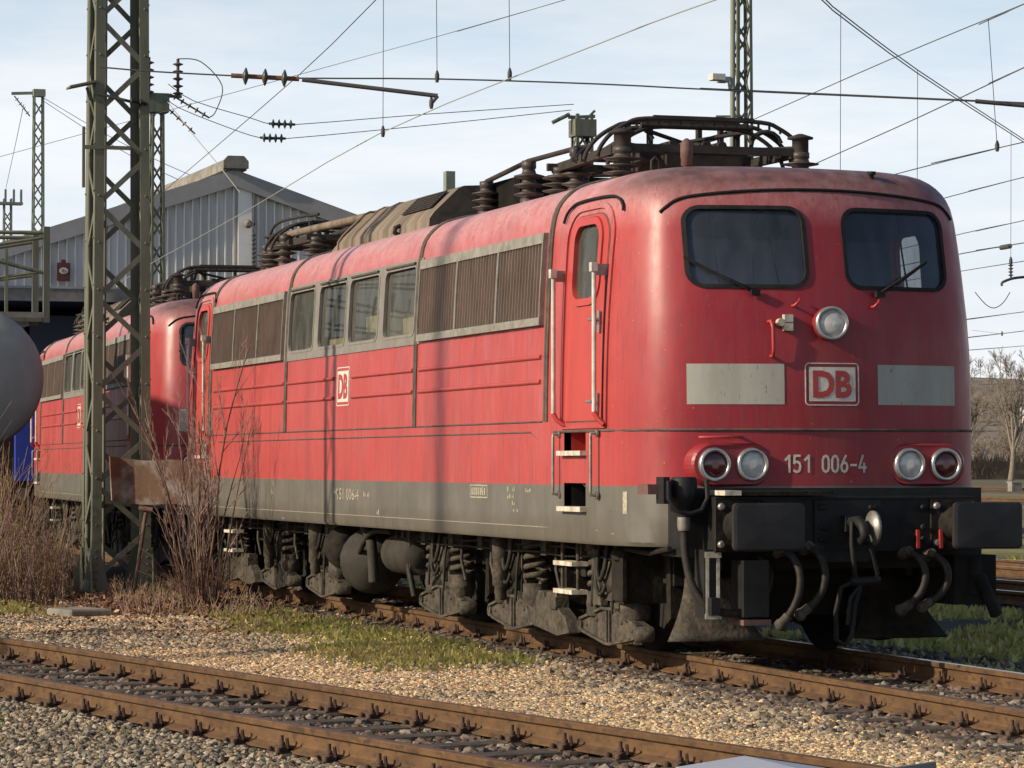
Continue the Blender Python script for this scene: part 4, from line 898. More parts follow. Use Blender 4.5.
def ground_h(x, y):
    dark, pea, cs, gr_, li, far = zones(x, y)
    h = -.205+.05*(fbm(x, y, .7)-.5)+.03*pea*(fbm(x, y, 1.5)-.5)
    h = np.where(dark > .5, np.minimum(h, -.178)+.02, h)
    h += .05*li+.03*gr_
    o = o_near(x, y); yl = y-laxis(x)
    h = np.where(o < -.93, -.158+.02*(fbm(x, y, 2.)-.5), h); h = np.where((np.abs(o) < .93), -.188+.012*(fbm(x, y, 3.)-.5), h); h = np.where(np.abs(yl) < 1.25, -.188+.02*(fbm(x, y, 3.)-.5), h)
    for yc in (8.0, 11.9): h = np.where(np.abs(yl-yc) < 1.6, -.18, h)
    return h
gx = np.unique(np.concatenate([[-3000, -1500, -800, -500, -350, -250, -180, -130, -100, -80, -70, -60], np.arange(-55, -22, .6), np.arange(-22, 16, .16), [17, 18, 20, 23, 27, 35, 60, 120, 300]]))
gy = np.unique(np.concatenate([[-900, -400, -150, -80, -50, -35, -25, -20], np.arange(-16, -8, .5), np.arange(-8, 4, .16), np.arange(4, 20, .5), np.arange(20.5, 60, 1.5), [62, 66, 70, 75, 80, 110, 150, 220, 400, 900, 1500]]))
GX, GY = np.meshgrid(gx, gy); fx, fy = GX.ravel(), GY.ravel()
zz = ground_h(fx, fy); zz = np.where((np.abs(fx) > 58) | (np.abs(fy) > 24), -.25, zz)
me = bpy.data.meshes.new('ground'); nxg = len(gx)
idx = np.arange(len(fx)).reshape(GX.shape); quads = np.stack([idx[:-1,:-1].ravel(), idx[:-1,1:].ravel(), idx[1:,1:].ravel(), idx[1:,:-1].ravel()], 1)
me.from_pydata(np.stack([fx, fy, zz], 1).tolist(), [], quads.tolist())
dk, pea, cs, gr_, li, far = zones(fx, fy)
C = np.empty((len(fx), 4)); C[:, 3] = 1
base = np.array([.10, .085, .065])[None]*np.ones((len(fx), 1))
def lay(w, c):
    global base; base = base*(1-w[:, None])+np.array(c)[None]*w[:, None]
lay(pea.astype(float), (.17, .125, .077)); lay(cs, (.11, .092, .068)); lay(far, (.050, .044, .034)); lay(np.clip(gr_, 0, 1), (.21, .195, .075)); lay(li, (.085, .052, .032)); lay(dk, (.055, .042, .032))
ff = ((fy > 24) | (fx < -58)).astype(float); lay(ff, (.20, .155, .085)); band_ = .5+.5*np.sin(fy*.55)*np.sin(fy*.21+1)
lay(ff*(band_ > .55)*.8, (.085, .075, .06)); lay(ff*(vnoise(fx, fy, .05) > .6)*.5, (.13, .14, .06))
C[:, :3] = base; at = me.color_attributes.new('cover', 'FLOAT_COLOR', 'POINT'); at.data.foreach_set('color', C.ravel())
me.polygons.foreach_set('use_smooth', [True]*len(quads))
def attr_mat(name, attr, rough=.95, n1=9, amp=.5, bump=.5):
    m = bpy.data.materials.new(name); m.use_nodes = True; n, l = m.node_tree.nodes, m.node_tree.links; b = n['Principled BSDF']; b.inputs['Roughness'].default_value = rough; b.inputs['Specular IOR Level'].default_value = .2
    a = n.new('ShaderNodeAttribute'); a.attribute_name = attr
    t = n.new('ShaderNodeTexCoord'); z = n.new('ShaderNodeTexNoise'); z.inputs['Scale'].default_value = n1; z.inputs['Detail'].default_value = 8; z.inputs['Roughness'].default_value = .7; l.new(t.outputs['Object'], z.inputs['Vector'])
    r = n.new('ShaderNodeMapRange'); r.inputs[1].default_value = .3; r.inputs[2].default_value = .7; r.inputs[3].default_value = 1-amp; r.inputs[4].default_value = 1+amp; l.new(z.outputs['Fac'], r.inputs[0])
    v = n.new('ShaderNodeVectorMath'); v.operation = 'SCALE'; l.new(a.outputs['Color'], v.inputs[0]); l.new(r.outputs[0], v.inputs['Scale']); l.new(v.outputs[0], b.inputs['Base Color'])
    if bump:
        bp = n.new('ShaderNodeBump'); bp.inputs['Strength'].default_value = bump; bp.inputs['Distance'].default_value = .03; l.new(z.outputs['Fac'], bp.inputs['Height']); l.new(bp.outputs[0], b.inputs['Normal'])
    return m
me.materials.append(attr_mat('ground_cover', 'cover')); me.update()
ground = bpy.data.objects.new('ground', me); col.objects.link(ground); tag(ground, 'gravelled railway yard ground with grass patches and dark ballast', None, None, 'structure')

# ---- scattered small stones, blades and leaves (uncountable)
def scatter_mesh(name, P, S, C, shape_v, shape_f, material, flat=.75, jitter=.28, tilt=None, kind='stuff', label=None, smooth=False):
    N = len(P); nv = len(shape_v); V = np.asarray(shape_v, float)[None]*np.ones((N, 1, 1)); V = V*(1+rng.uniform(-jitter, jitter, (N, nv, 1)))
    a = rng.uniform(0, 2*np.pi, (N, 3)) if tilt is None else np.stack([rng.normal(0, tilt, N), rng.normal(0, tilt, N), rng.uniform(0, 2*np.pi, N)], 1)
    ca, sa = np.cos(a), np.sin(a)
    def rot(V, k, i, j): 
        A = V[:, :, i]*ca[:, k, None]-V[:, :, j]*sa[:, k, None]; B = V[:, :, i]*sa[:, k, None]+V[:, :, j]*ca[:, k, None]; V = V.copy(); V[:, :, i] = A; V[:, :, j] = B; return V
    V = rot(rot(rot(V, 0, 1, 2), 1, 0, 2), 2, 0, 1)
    V = V*S[:, None, None] if S.ndim == 1 else V*S[:, None, :]
    V[:, :, 2] *= flat; V = V+P[:, None, :]
    F = np.asarray(shape_f); k = F.shape[1]; FF = (F[None]+(np.arange(N)*nv)[:, None, None]).reshape(-1, k)
    me = bpy.data.meshes.new(name); me.vertices.add(N*nv); me.vertices.foreach_set('co', V.ravel()); me.loops.add(len(FF)*k); me.loops.foreach_set('vertex_index', FF.ravel())
    me.polygons.add(len(FF)); me.polygons.foreach_set('loop_start', np.arange(len(FF))*k); me.polygons.foreach_set('loop_total', np.full(len(FF), k))
    at = me.color_attributes.new('tint', 'FLOAT_COLOR', 'POINT'); cc = np.ones((N*nv, 4)); cc[:, :3] = np.repeat(C, nv, 0); at.data.foreach_set('color', cc.ravel())
    me.polygons.foreach_set('use_smooth', np.full(len(FF), smooth)); me.materials.append(material); me.update(calc_edges=True); me.validate()
    o = bpy.data.objects.new(name, me); col.objects.link(o); tag(o, label, None, None, kind); return o
t = (1+5**.5)/2; ICO = np.array([(-1,t,0),(1,t,0),(-1,-t,0),(1,-t,0),(0,-1,t),(0,1,t),(0,-1,-t),(0,1,-t),(t,0,-1),(t,0,1),(-t,0,-1),(-t,0,1)])/1.9
ICOF = [(0,11,5),(0,5,1),(0,1,7),(0,7,10),(0,10,11),(1,5,9),(5,11,4),(11,10,2),(10,7,6),(7,1,8),(3,9,4),(3,4,2),(3,2,6),(3,6,8),(3,8,9),(4,9,5),(2,4,11),(6,2,10),(8,6,7),(9,8,1)]
CUBE = np.array([(-1,-1,-1),(1,-1,-1),(1,1,-1),(-1,1,-1),(-1,-1,1),(1,-1,1),(1,1,1),(-1,1,1)])*.62; CUBEF = [(0,3,2,1),(4,5,6,7),(0,1,5,4),(1,2,6,5),(2,3,7,6),(3,0,4,7)]
stone_m = attr_mat('stone', 'tint', .85, 40, .25, .0)
def cand(n, x0, x1, y0, y1):
    x = rng.uniform(x0, x1, n); y = rng.uniform(y0, y1, n); k = in_view(x, y); return x[k], y[k]
def palette(n, cols, var=.22):
    c = np.array(cols)[rng.integers(0, len(cols), n)]; return np.clip(c*(1+rng.normal(0, var, (n, 1))), .01, .9)
# pale pea gravel between the two near tracks
x, y = cand(1150000, -14, 6, -6.5, -.9); o = o_near(x, y); dk, pea, cs, gr_, li, far = zones(x, y)
coarse = ss(fbm(x+9, y+3, .8)+.35*ss(-y, .0, -1.6)-.25*ss(1.9-o, 0, 1.), .50, .60)
p_ = (o > .80)*(y < -1.15+.4*(fbm(x, y, 1.1)-.5))*(1-np.clip(gr_*1.0, 0, .93))*(1-np.clip(li*1.1, 0, 1))*(1-.55*coarse)
k = rng.random(len(x)) < p_*.70*(.5+.5*ss(x, -9, -3)); x, y = x[k], y[k]; n = len(x)
scatter_mesh('pea_gravel', np.stack([x, y, ground_h(x, y)+rng.uniform(-.004, .012, n)], 1), (.0065+rng.gamma(2.2, .0030, n)).clip(.006, .024), palette(n, [(.54,.385,.205),(.47,.32,.165),(.60,.46,.28),(.43,.275,.14),(.31,.25,.18),(.55,.42,.25),(.24,.20,.155),(.34,.20,.11),(.17,.15,.12)], .32), ICO, ICOF, stone_m, .75, .2, label='pale tan pea gravel spread between the two tracks')
npea = n
# coarse ballast: camera side, between rails, beside the loco track
x, y = cand(900000, -20, 8, -10, 2.6); o = o_near(x, y); dk, pea, cs, gr_, li, far = zones(x, y); yl = y-laxis(x)
coarse = ss(fbm(x+9, y+3, .8)+.35*ss(-y, .0, -1.6)-.25*ss(1.9-o, 0, 1.), .50, .60)
p_ = np.maximum.reduce([cs*.75, (np.abs(o) < .95)*.42, (np.abs(yl) < 1.7)*.50*(1-gr_), (o > .85)*(yl < -1.1)*coarse*.50*(1-np.clip(gr_+li, 0, 1)), (o > .85)*(o < 1.6)*.25*(1-np.clip(li, 0, 1)), far*.10*(yl < 3.2)])
k = (rng.random(len(x)) < p_*.62) & (np.abs(np.abs(o)-.7525) > .10) & (np.abs(np.abs(yl)-.7525) > .10)
sn = (x*ND.x+y*ND.y-(-16)) % .635; k &= ~((np.abs(o) < .66) & (np.minimum(sn, .635-sn) < .15) & (rng.random(len(x)) < .96)); x, y = x[k], y[k]; n = len(x); o = o_near(x, y); yl = y-laxis(x)
s = rng.gamma(4.5, .0046, n).clip(.009, .045); cc = palette(n, [(.235,.195,.14),(.175,.15,.11),(.30,.24,.165),(.145,.128,.098),(.26,.18,.11),(.36,.30,.22),(.11,.09,.068)], .3)
w = (np.maximum(1-ss(np.abs(yl), 1.1, 1.9), 1-ss(np.abs(o), .7, 1.0)))[:, None]; cc = cc*(1-w)+w*palette(n, [(.115,.088,.066),(.085,.068,.055),(.16,.125,.095),(.13,.085,.06),(.20,.17,.14)])
s = np.where((o > 1.0) & (yl < -1.9), s*.85, np.where(o < -.9, s*.66, s)); cc = np.where((o < -.9)[:, None], cc*np.where(fbm(x, y, 1.2)[:, None] > .5, .92, 1.12), cc)
scatter_mesh('ballast', np.stack([x, y, ground_h(x, y)+s*.25], 1), s, cc, ICO, ICOF, stone_m, .8, .24, label='coarse grey and brown track ballast')
nbal = n
# grass
BL = np.array([(-.5,0,0),(.5,0,0),(.32,.10,.55),(-.32,.10,.55),(0,.32,1.)]); 
BLF = [(0,1,2,3)]; BLT = [(3,2,4)]
BV = np.array([(-.5,0,0),(.5,0,0),(.1,.35,1.)]); BF = [(0,1,2)]
leaf_m = attr_mat('grass_blade', 'tint', .7, 3, .25, 0)
x, y = cand(1000000, -30, 4, -9, 18); dk, pea, cs, gr_, li, far = zones(x, y)
k = rng.random(len(x)) < gr_*np.where(y < 2, .95, .42)*(.35+.65*ss(fbm(x, y, 3.0), .38, .58)); x, y = x[k], y[k]; n = len(x)
h = rng.uniform(.025, .075, n)*np.where(y > 1.5, 1.5, np.where(o_near(x, y) < -.9, .45, 1.0)); wd = rng.uniform(.004, .008, n)
dry = fbm(x, y, 1.7)[:, None]; cg = palette(n, [(.36,.35,.085),(.44,.40,.11),(.50,.43,.15),(.28,.30,.07)], .25)*(1.2-dry)+palette(n, [(.42,.33,.14)], .3)*(dry-.15).clip(0)
scatter_mesh('grass', np.stack([x, y, ground_h(x, y)-.005], 1), np.stack([wd, h*1.0, h], 1), cg.clip(.01, .6), BV, BF, leaf_m, 1.0, .15, .45, label='short yellowish green grass beside the tracks')
# leaf litter around the big mast
x, y = cand(60000, -21, -9, -4.6, -.9); dk, pea, cs, gr_, li, far = zones(x, y); k = rng.random(len(x)) < li*.75+.02; x, y = x[k], y[k]; n = len(x)
LV = np.array([(-1,0,0),(-.3,-.45,.15),(.6,-.35,.1),(1.1,0,-.1),(.5,.4,.2),(-.4,.42,.05)]); LF = [(0,1,2,3),(0,3,4,5)]
lm = attr_mat('dead_leaf', 'tint', .8, 5, .3, 0)
scatter_mesh('leaf_litter', np.stack([x, y, ground_h(x, y)+rng.uniform(.0, .07, n)], 1), rng.uniform(.018, .042, n), palette(n, [(.20,.105,.06),(.14,.07,.045),(.26,.16,.10),(.09,.05,.035),(.30,.20,.13)], .3), LV, LF, lm, .9, .2, .6, label='fallen brown leaves heaped around the mast foot')

# ---- railway tracks
RP = [(-.07,-.159),(-.07,-.147),(-.014,-.122),(-.009,-.110),(-.009,-.052),(-.034,-.038),(-.036,-.010),(-.029,-.002),(.029,-.002),(.036,-.010),(.034,-.038),(.009,-.052),(.009,-.110),(.014,-.122),(.07,-.147),(.07,-.159)]
def rail_mesh(pts, side):
    b = MB(); n = len(RP); k = len(pts); vs_ = []
    for i, p in enumerate(pts):
        d = (Vector(pts[min(i+1, k-1)])-Vector(pts[max(i-1, 0)])).normalized(); nn = Vector((-d.y, d.x))
        c = Vector(p)+nn*side
        vs_ += [(c.x+nn.x*u, c.y+nn.y*u, v) for u, v in RP]
    for j in range(n):
        j2 = (j+1) % n; fs = [(i*n+j, (i+1)*n+j, (i+1)*n+j2, i*n+j2) for i in range(k-1)]
        b.f += fs; b.m += [1 if j == 7 else 0]*len(fs); b.sm += [False]*len(fs)
    b.v += vs_; b.f += [tuple(range(n)), tuple(range((k-1)*n, k*n))]; b.m += [0, 0]; b.sm += [False, False]
    return b
def sleeper_mesh(seed):
    r = random.Random(seed); b = MB(); n = 14; prof = [(-.13,-.32),(-.13,-.172),(-.115,-.155),(-.04,-.153-.006*r.random()),(.03,-.157),(.115,-.154),(.13,-.172),(.13,-.32)]
    vs_ = []
    for i in range(n+1):
        y = -1.3+2.6*i/n; vs_ += [(u+r.uniform(-.006, .006), y, v+r.uniform(-.006, .001)) for u, v in prof]
    m = len(prof); b.add(vs_, [(i*m+j, (i+1)*m+j, (i+1)*m+j+1, i*m+j+1) for i in range(n) for j in range(m-1)]+[tuple(range(m)), tuple(range(n*m, n*m+m))])
    return b.mesh('sleeper', M['sleeper'])
def fastening_mesh():
    b = MB(); b.box(-.08, .08, -.17, .17, -.166, -.150)
    for sg in (-1, 1):
        b.box(-.055, .055, *sorted((sg*.078, sg*.125)), -.152, -.118); b.box(-.045, .045, *sorted((sg*.035, sg*.10)), -.135, -.118)
        b.lathe((0, sg*.098, -.12), (0, 0, 1), [(.022, 0), (.022, .022), (.016, .024), (.013, .03), (.013, .062)], 6)
        for dx in (-.058, .058): b.lathe((dx, sg*.145, -.152), (0, 0, 1), [(.020, 0), (.020, .022), (.013, .03)], 6)
        b.bar((.06, sg*.085, -.125), (.075, sg*.10, -.07), .014, .02)
    return b.mesh('rail_fastening', M['clip'])
SLP = [sleeper_mesh(k) for k in range(5)]; FST = fastening_mesh()
def place(me, name, parent, x, y, a):
    o = bpy.data.objects.new(name, me); col.objects.link(o); o.parent = parent; o.location = (x, y, 0); o.rotation_euler = (0, 0, a); return o
def vis(x, y): return bool(in_view(np.array([x]), np.array([y]), -.15, 60, 40)[0])
tr = thing('railway_track', 'rusty foreground railway track on timber sleepers crossing the bottom left of the picture', 'railway track', (0, 0, 0))
P0 = NN*NOFF; pts = [tuple(P0+ND*s) for s in np.arange(-60, 60.1, 4)]
for sg in (-1, 1): rail_mesh(pts, sg*.7525).build('rail', [M['rail'], M['rail_top']], tr)
nf = 0
for i, s in enumerate(np.arange(-16, 12, .635)):
    q = P0+ND*s; a = R(11.02)
    if not (vis(q.x, q.y) or vis(*(q+NN*1.3)) or vis(*(q-NN*1.3))): continue
    place(SLP[i % 5], 'sleeper', tr, q.x, q.y, a)
    for sg in (-1, 1):
        c = q+NN*sg*.7525
        if vis(c.x, c.y): place(FST, 'rail_fastening', tr, c.x, c.y, a)
tr = thing('railway_track', 'rusty railway track under the red locomotives, curving away at the far end', 'railway track', (0, 0, 0))
pts = [(x, loco_axis(x)) for x in list(np.arange(-75, -24, 3))+list(np.arange(-24, -14, .5))+list(np.arange(-14, 60, 2.))]
for sg in (-1, 1): rail_mesh(pts, sg*.7525).build('rail', [M['rail'], M['rail_top'] if sg < 0 else M['rail_shiny']], tr)
for i, x in enumerate(np.arange(5.2, -26, -.70)):
    a = 0 if x > -17 else -R(3.0)
    if vis(x, -1.3) or vis(x, 0): place(SLP[i % 5], 'sleeper', tr, x, loco_axis(x), a)
    for sg in (-1, 1):
        if vis(x, sg*.75) and (sg < 0 or x > -3): place(FST, 'rail_fastening', tr, x, loco_axis(x)+sg*.7525, a)
for yc, lab in ((8.0, 'nearer of the two parallel tracks glimpsed beyond the right buffer'), (11.9, 'farther of the two parallel tracks glimpsed beyond the right buffer')):
    tr = thing('railway_track', lab, 'railway track', (0, 0, 0))
    pts = [(x, yc) for x in np.arange(-300, 61, 10.)]
    for sg in (-1, 1): rail_mesh(pts, sg*.7525).build('rail', [M['rail'], M['rail_shiny']], tr)
    b = MB()
    for x in np.arange(-60, -12, .65): b.box(x-.13, x+.13, yc-1.3, yc+1.3, -.3, -.155)
    o = b.build('sleeper_row', M['sleeper'], tr); o['kind'] = 'stuff'

# ================================================================== SHED
sh = thing('engine_shed', 'grey corrugated engine shed with a shallow gable and ridge vent behind the locomotives', 'shed', (-48.5, 5.86, 0))
W_ = 12.5; RZ_ = 8.12; SL = .335; DEP = 24.
def eave(y): return RZ_-SL*abs(y)
b = MB(); per = .19; n = int(2*W_/per)
vs_ = []; fs = []
for i in range(n):
    y0 = -W_+i*per
    for (dy, dx) in ((0, 0), (.125, 0), (.138, .035), (.178, .035)): 
        y = y0+dy; vs_ += [(dx, y, 5.42), (dx, y, eave(y)-.22)]
vs_ += [(0, W_, 5.42), (0, W_, eave(W_)-.22)]
k = len(vs_)//2; b.add(vs_, [(2*i, 2*i+2, 2*i+3, 2*i+1) for i in range(k-1)]); b.build('cladding', M['clad'], sh)
b = MB()
for i in range(n):
    y = -W_+i*per+.158; b.box(.032, .045, y-.016, y+.016, 5.43, eave(y)-.25)
o = b.build('rib_sun_lines', M['clad_rib'], sh); o['kind'] = 'stuff'
b = MB()
for sg in (-1, 1):
    b.prism([(.02, 0, RZ_+.05), (.02, sg*W_, eave(W_)+.05), (.02, sg*W_, eave(W_)-.33), (.02, 0, RZ_-.33)], (.16, 0, 0), 0)
b.build('fascia', M['fascia'], sh)
b = MB()
for sg in (-1, 1): b.prism([(.17, 0, RZ_+.03), (.17, sg*W_, eave(W_)+.03), (.17, sg*W_, eave(W_)-.1), (.17, 0, RZ_-.1)], (-DEP, 0, 0))
b.build('roof', M['fascia'], sh)
b = MB(); b.box(-.3, .06, -W_, W_, 5.12, 5.40, 0); b.box(-.02, .075, -W_, W_, 5.40, 5.45, 1); b.build('lintel', [M['concrete'], M['fascia']], sh)
b = MB(); b.box(-DEP, -DEP+.2, -W_, W_, -.2, 4.4); b.box(-DEP, 0, -W_-.0, -W_+.2, -.2, eave(W_)-.3); b.box(-DEP, 0, W_-.2, W_, -.2, eave(W_)-.3); b.box(-DEP, -.3, -W_+.2, W_-.2, 5.1, 5.2); b.build('hall_wall', M['dark_hall'], sh)
for y in (-12.3, -7.2, -1.5, 4.2, 9.0, 12.3):
    b = MB(); b.box(-.25, .02, y-.25, y+.25, -.2, 5.12); b.build('pillar', M['concrete'], sh)
b = MB()
for y0 in (-7.0, -1.25, 4.45): 
    for s in (0, 1): b.box(-2.2, -2.12, y0+s*2.72, y0+s*2.72+2.6, .0, 4.9)
b.build('inner_door', mat('dark_blue_door', (.035, .045, .065), (.05, .06, .08), 1, rough=.6), sh)
v = MB(); pr = [(-.27, .0), (-.27, .16), (-.17, .28), (.17, .28), (.27, .16), (.27, .0)]
v.prism([(.20, u, RZ_+.02+w_) for u, w_ in pr], (-DEP, 0, 0)); vt = v.build('ridge_vent', M['concrete'], sh)
v = MB(); v.prism([(.32, u*1.08, RZ_+.06+w_*1.02) for u, w_ in pr], (-.12, 0, 0)); v.build('vent_cap', M['concrete'], vt)
b = MB(); b.box(.06, .10, .1, .42, 5.6, 7.85, 0); b.tube([(.16, .46, 7.9), (.16, .46, 6.9)], .02, 6, 1); b.tube([(.22, .42, 6.8), (.20, .44, 5.7)], .012, 5, 1)
for z in np.arange(5.95, 6.75, .10): b.lathe((.21, .43, z), (0, 0, 1), [(.02, 0), (.05, .02), (.05, .04), (.02, .06)], 8, 1)
b.lathe((.12, .30, 6.93), (1, 0, 0), [(.03, 0), (.09, .04), (.10, .12), (.05, .20)], 10, 2); b.build('conduit', [M['clad_rib'], M['wire'], M['concrete']], sh)
sg_ = thing('warning_sign', 'small dark red sign with a white roundel hung on the shed front', 'sign', (-48.3, 1.965, 5.76))
b = MB(); b.box(-.02, .02, -.15, .15, -.20, .21); b.box(-.01, .01, -.05, .05, .21, .28); b.build('board', M['sign_brown'], sg_)
b = MB(); b.prism([(.022, .105*math.cos(R(a+22.5)), .03+.075*math.sin(R(a+22.5))) for a in range(0, 360, 45)], (.004, 0, 0), 0)
for pts_ in (((-.05, .06), (-.02, .06), (-.02, .03), (-.05, 0), (-.02, 0)), ((0, .06), (0, 0), (.03, 0)), ((.045, .05), (.05, .03), (.045, .01))):
    b.tube([(.028, u, w_) for u, w_ in pts_], .006, 4, 1)
b.build('roundel', [M['logo_white'], M['sign_brown']], sg_)

# ---- tank, gantry and the blue wagon on the left
tk = thing('storage_tank', 'big grey green cylindrical tank with a domed end at the left edge', 'tank', (-23.1, -3.45, 0))
b = MB(); r = 1.0; prof = [(.02, .22), (.35, .20), (.62, .15), (.84, .07), (.95, .015), (1.0, -.06), (1.0, -1.6), (1.004, -1.62), (1.004, -1.66), (1.0, -1.68), (1.0, -5.6), (.95, -5.67), (.6, -5.8), (.02, -5.86)]
b.lathe((-.1, 0, 2.70), (1, 0, 0), prof, 48); b.build('shell', M['tank'], tk)
for x in (-2.6, -4.8):
    b = MB(); ol = [(-.95, -.2), (.95, -.2), (.95, 1.95)]+[(.99*math.cos(a), 2.70+.99*math.sin(a)) for a in np.linspace(R(-40), R(-140), 14)]+[(-.95, 1.95)]
    b.prism([(x, u, w_) for u, w_ in ol], (-.35, 0, 0)); b.build('saddle', M['concrete'], tk)
b = MB(); b.lathe((-2.8, 0, 3.68), (0, 0, 1), [(.3, 0), (.3, .16), (.34, .17), (.34, .22), (.1, .26)], 20); b.build('manhole', M['tank'], tk)
ga = thing('access_gantry', 'raised steel walkway with pale green railings above the tank at the left edge', 'walkway', (-24.9, -2.2, 0))
b = MB(); b.box(-.55, .55, -4.2, -.06, 3.62, 3.70, 0); b.box(-.56, .56, -4.2, -.10, 3.56, 3.62, 1); b.build('deck', [M['concrete'], M['mast']], ga)
b = MB()
for x in (-.52, .52):
    for y in (-.04, -.62, -1.2, -1.8, -2.4, -3.0, -3.6, -4.15): b.bar((x, y, 3.6), (x, y, 4.80 if y > -.1 else 4.62+.0*y), .045, .045)
    b.tube([(x, -.04, 4.80), (x, -1.2, 4.70-.11), (x, -4.2, 4.62-.40)], .026, 8); b.tube([(x, -.04, 4.30), (x, -1.2, 4.12), (x, -4.2, 3.8)], .022, 8)
    b.tube([(x, -.04, 4.86), (x, -4.2, 4.82)], .03, 8)
b.tube([(.52, -.05, 4.27), (.52, -1.5, 4.62), (.52, -4.2, 5.2)], .03, 8, 1); b.bar((-.52, -.04, 3.55), (-.52, -.04, 4.95), .09, .09, 1); b.bar((.52, -.04, 3.55), (.52, -.04, 4.95), .09, .09, 1)
b.build('railing', [mat('pale_green_railing', (.19, .20, .13), (.13, .135, .09), 5, rough=.7), M['mast']], ga)
b = MB()
for x in (-.5, .5):
    for y in (-3.9,): b.bar((x, y, -.2), (x, y, 3.6), .14, .14)
    b.bar((x, -3.9, 2.6), (x, -.3, 3.55), .10, .10)
b.build('support', M['mast'], ga)
for dx, y in ((.1, -.25), (-.2, -.5), (.2, -.8)): pass
bw_ = thing('covered_wagon', 'bright blue covered wagon glimpsed between the tank and the farther locomotive', 'wagon', (-41.2, 1.28, 0), R(-3.4))
b = MB(); b.prism([(0, -1.42, 1.15), (0, 1.42, 1.15), (0, 1.42, 2.6), (0, .9, 2.85), (0, -.9, 2.85), (0, -1.42, 2.6)], (-11, 0, 0)); b.build('body', M['blue'], bw_)
b = MB(); b.box(-2.0, -.95, -1.445, -1.43, 1.62, 2.05, 0); b.box(-1.95, -1.0, -1.452, -1.445, 1.72, 1.95, 1); b.build('placard', [M['logo_white'], M['rust_red']], bw_)
for x in (-2.2, -8.8):
    b = MB(); b.box(x-.9, x+.9, -1.1, 1.1, .75, 1.15)
    for sg in (-1, 1): b.lathe((x, sg*.7, .46), (0, sg, 0), [(.48, 0), (.46, .12), (.1, .13)], 24)
    b.build('wheelset', M['underframe'], bw_)
for y in (-.87, .87):
    b = MB(); b.lathe((0, y, 1.05), (1, 0, 0), [(.1, 0), (.09, .4), (.22, .42), (.22, .46)], 16); b.build('buffer', M['black'], bw_)

# ================================================================== MASTS
def lattice_mast(name, label, x, y, z0, z1, w0, w1, leg=.10, pitch=.58, mk='mast', rz=0, bolts=False, group=None, flat=.06):
    t_ = thing(name, label, 'mast', (x, y, z0), rz, group); H = z1-z0
    c = lambda sx, sy, h: Vector((sx*(w0+(w1-w0)*h/H)/2, sy*(w0+(w1-w0)*h/H)/2, h))
    for sx in (-1, 1):
        for sy in (-1, 1):
            b = MB(); b.angle(c(sx, sy, 0), c(sx, sy, H), leg, .012 if leg > .07 else leg*.14, (-sx, 0, 0), (0, -sy, 0))
            if bolts:
                for h in np.arange(.9, H, .58):
                    p = c(sx, sy, h); b.lathe((p.x, p.y-sy*leg*.45, p.z), (sx, 0, 0), [(.016, -.002), (.016, .012), (.008, .016)], 6); b.lathe((p.x-sx*leg*.45, p.y, p.z+.06), (0, sy, 0), [(.016, -.002), (.016, .012), (.008, .016)], 6)
                b.prism([(sx*(w0/2+.006), sy*(w0/2+.16), 0), (sx*(w0/2+.006), sy*(w0/2-.24), 0), (sx*(w0/2+.006), sy*(w0/2-.10), .62), (sx*(w0/2+.006), sy*(w0/2+.0), .62)], (sx*.012, 0, 0))
                b.prism([(sx*(w0/2+.16), sy*(w0/2+.006), 0), (sx*(w0/2-.24), sy*(w0/2+.006), 0), (sx*(w0/2-.10), sy*(w0/2+.006), .62), (sx*(w0/2), sy*(w0/2+.006), .62)], (0, sy*.012, 0))
                for h in np.arange(.08, .6, .085): b.lathe((sx*(w0/2+.018), sy*(w0/2-.05), h), (sx, 0, 0), [(.017, -.002), (.017, .012), (.008, .016)], 6)
            b.build('leg', M[mk], t_)
    b = MB(); i = 0; h = .25 if bolts else .1
    while h+pitch < H:
        s = 1 if i % 2 else -1; e = leg*.35
        for sx in (-1, 1):
            p, q = c(sx, s*sx, h), c(sx, -s*sx, h+pitch); p.y -= s*sx*e; q.y += s*sx*e; off = Vector((-sx*.016, 0, 0)); b.bar(p+off, q+off, flat, .010 if leg > .07 else .02, 0, (0, 0, 1) if False else (sx, 0, .001))
        for sy in (-1, 1):
            p, q = c(s*sy, sy, h), c(-s*sy, sy, h+pitch); p.x -= s*sy*e; q.x += s*sy*e; off = Vector((0, -sy*.016, 0)); b.bar(p+off, q+off, flat, .010 if leg > .07 else .02, 0, (0, sy, .001))
        h += pitch; i += 1
    b.build('bracing', M[mk], t_)
    return t_
def ins_string(b, p, q, r, n, mi=0, mc=1):
    p, q = Vector(p), Vector(q); d = (q-p); L_ = d.length; d.normalize()
    b.tube([p, q], r*.30, 6, mc)
    for k in range(n): b.lathe(p+d*L_*((k+.75)/(n+.5)), d, [(r*.35, -r*.35), (r, -r*.08), (r*1.02, r*.06), (r*.35, r*.3)], 12, mi)
mm_ = lattice_mast('lattice_mast', 'big mossy green lattice mast in front of the locomotives at left', -17.42, -2.47, -.16, 13.5, .74, .58, .115, .575, bolts=True, flat=.065)
b = MB(); b.box(-.62, .62, -.62, .62, -.5, -.02); b.build('foundation', M['concrete'], mm_)
b = MB(); b.tube([(.10, -.18, .1), (.10, -.16, 12)], .020, 6); b.tube([(-.2, -.33, .1), (-.2, -.30, 12)], .03, 6); b.build('conduit', M['mast'], mm_)
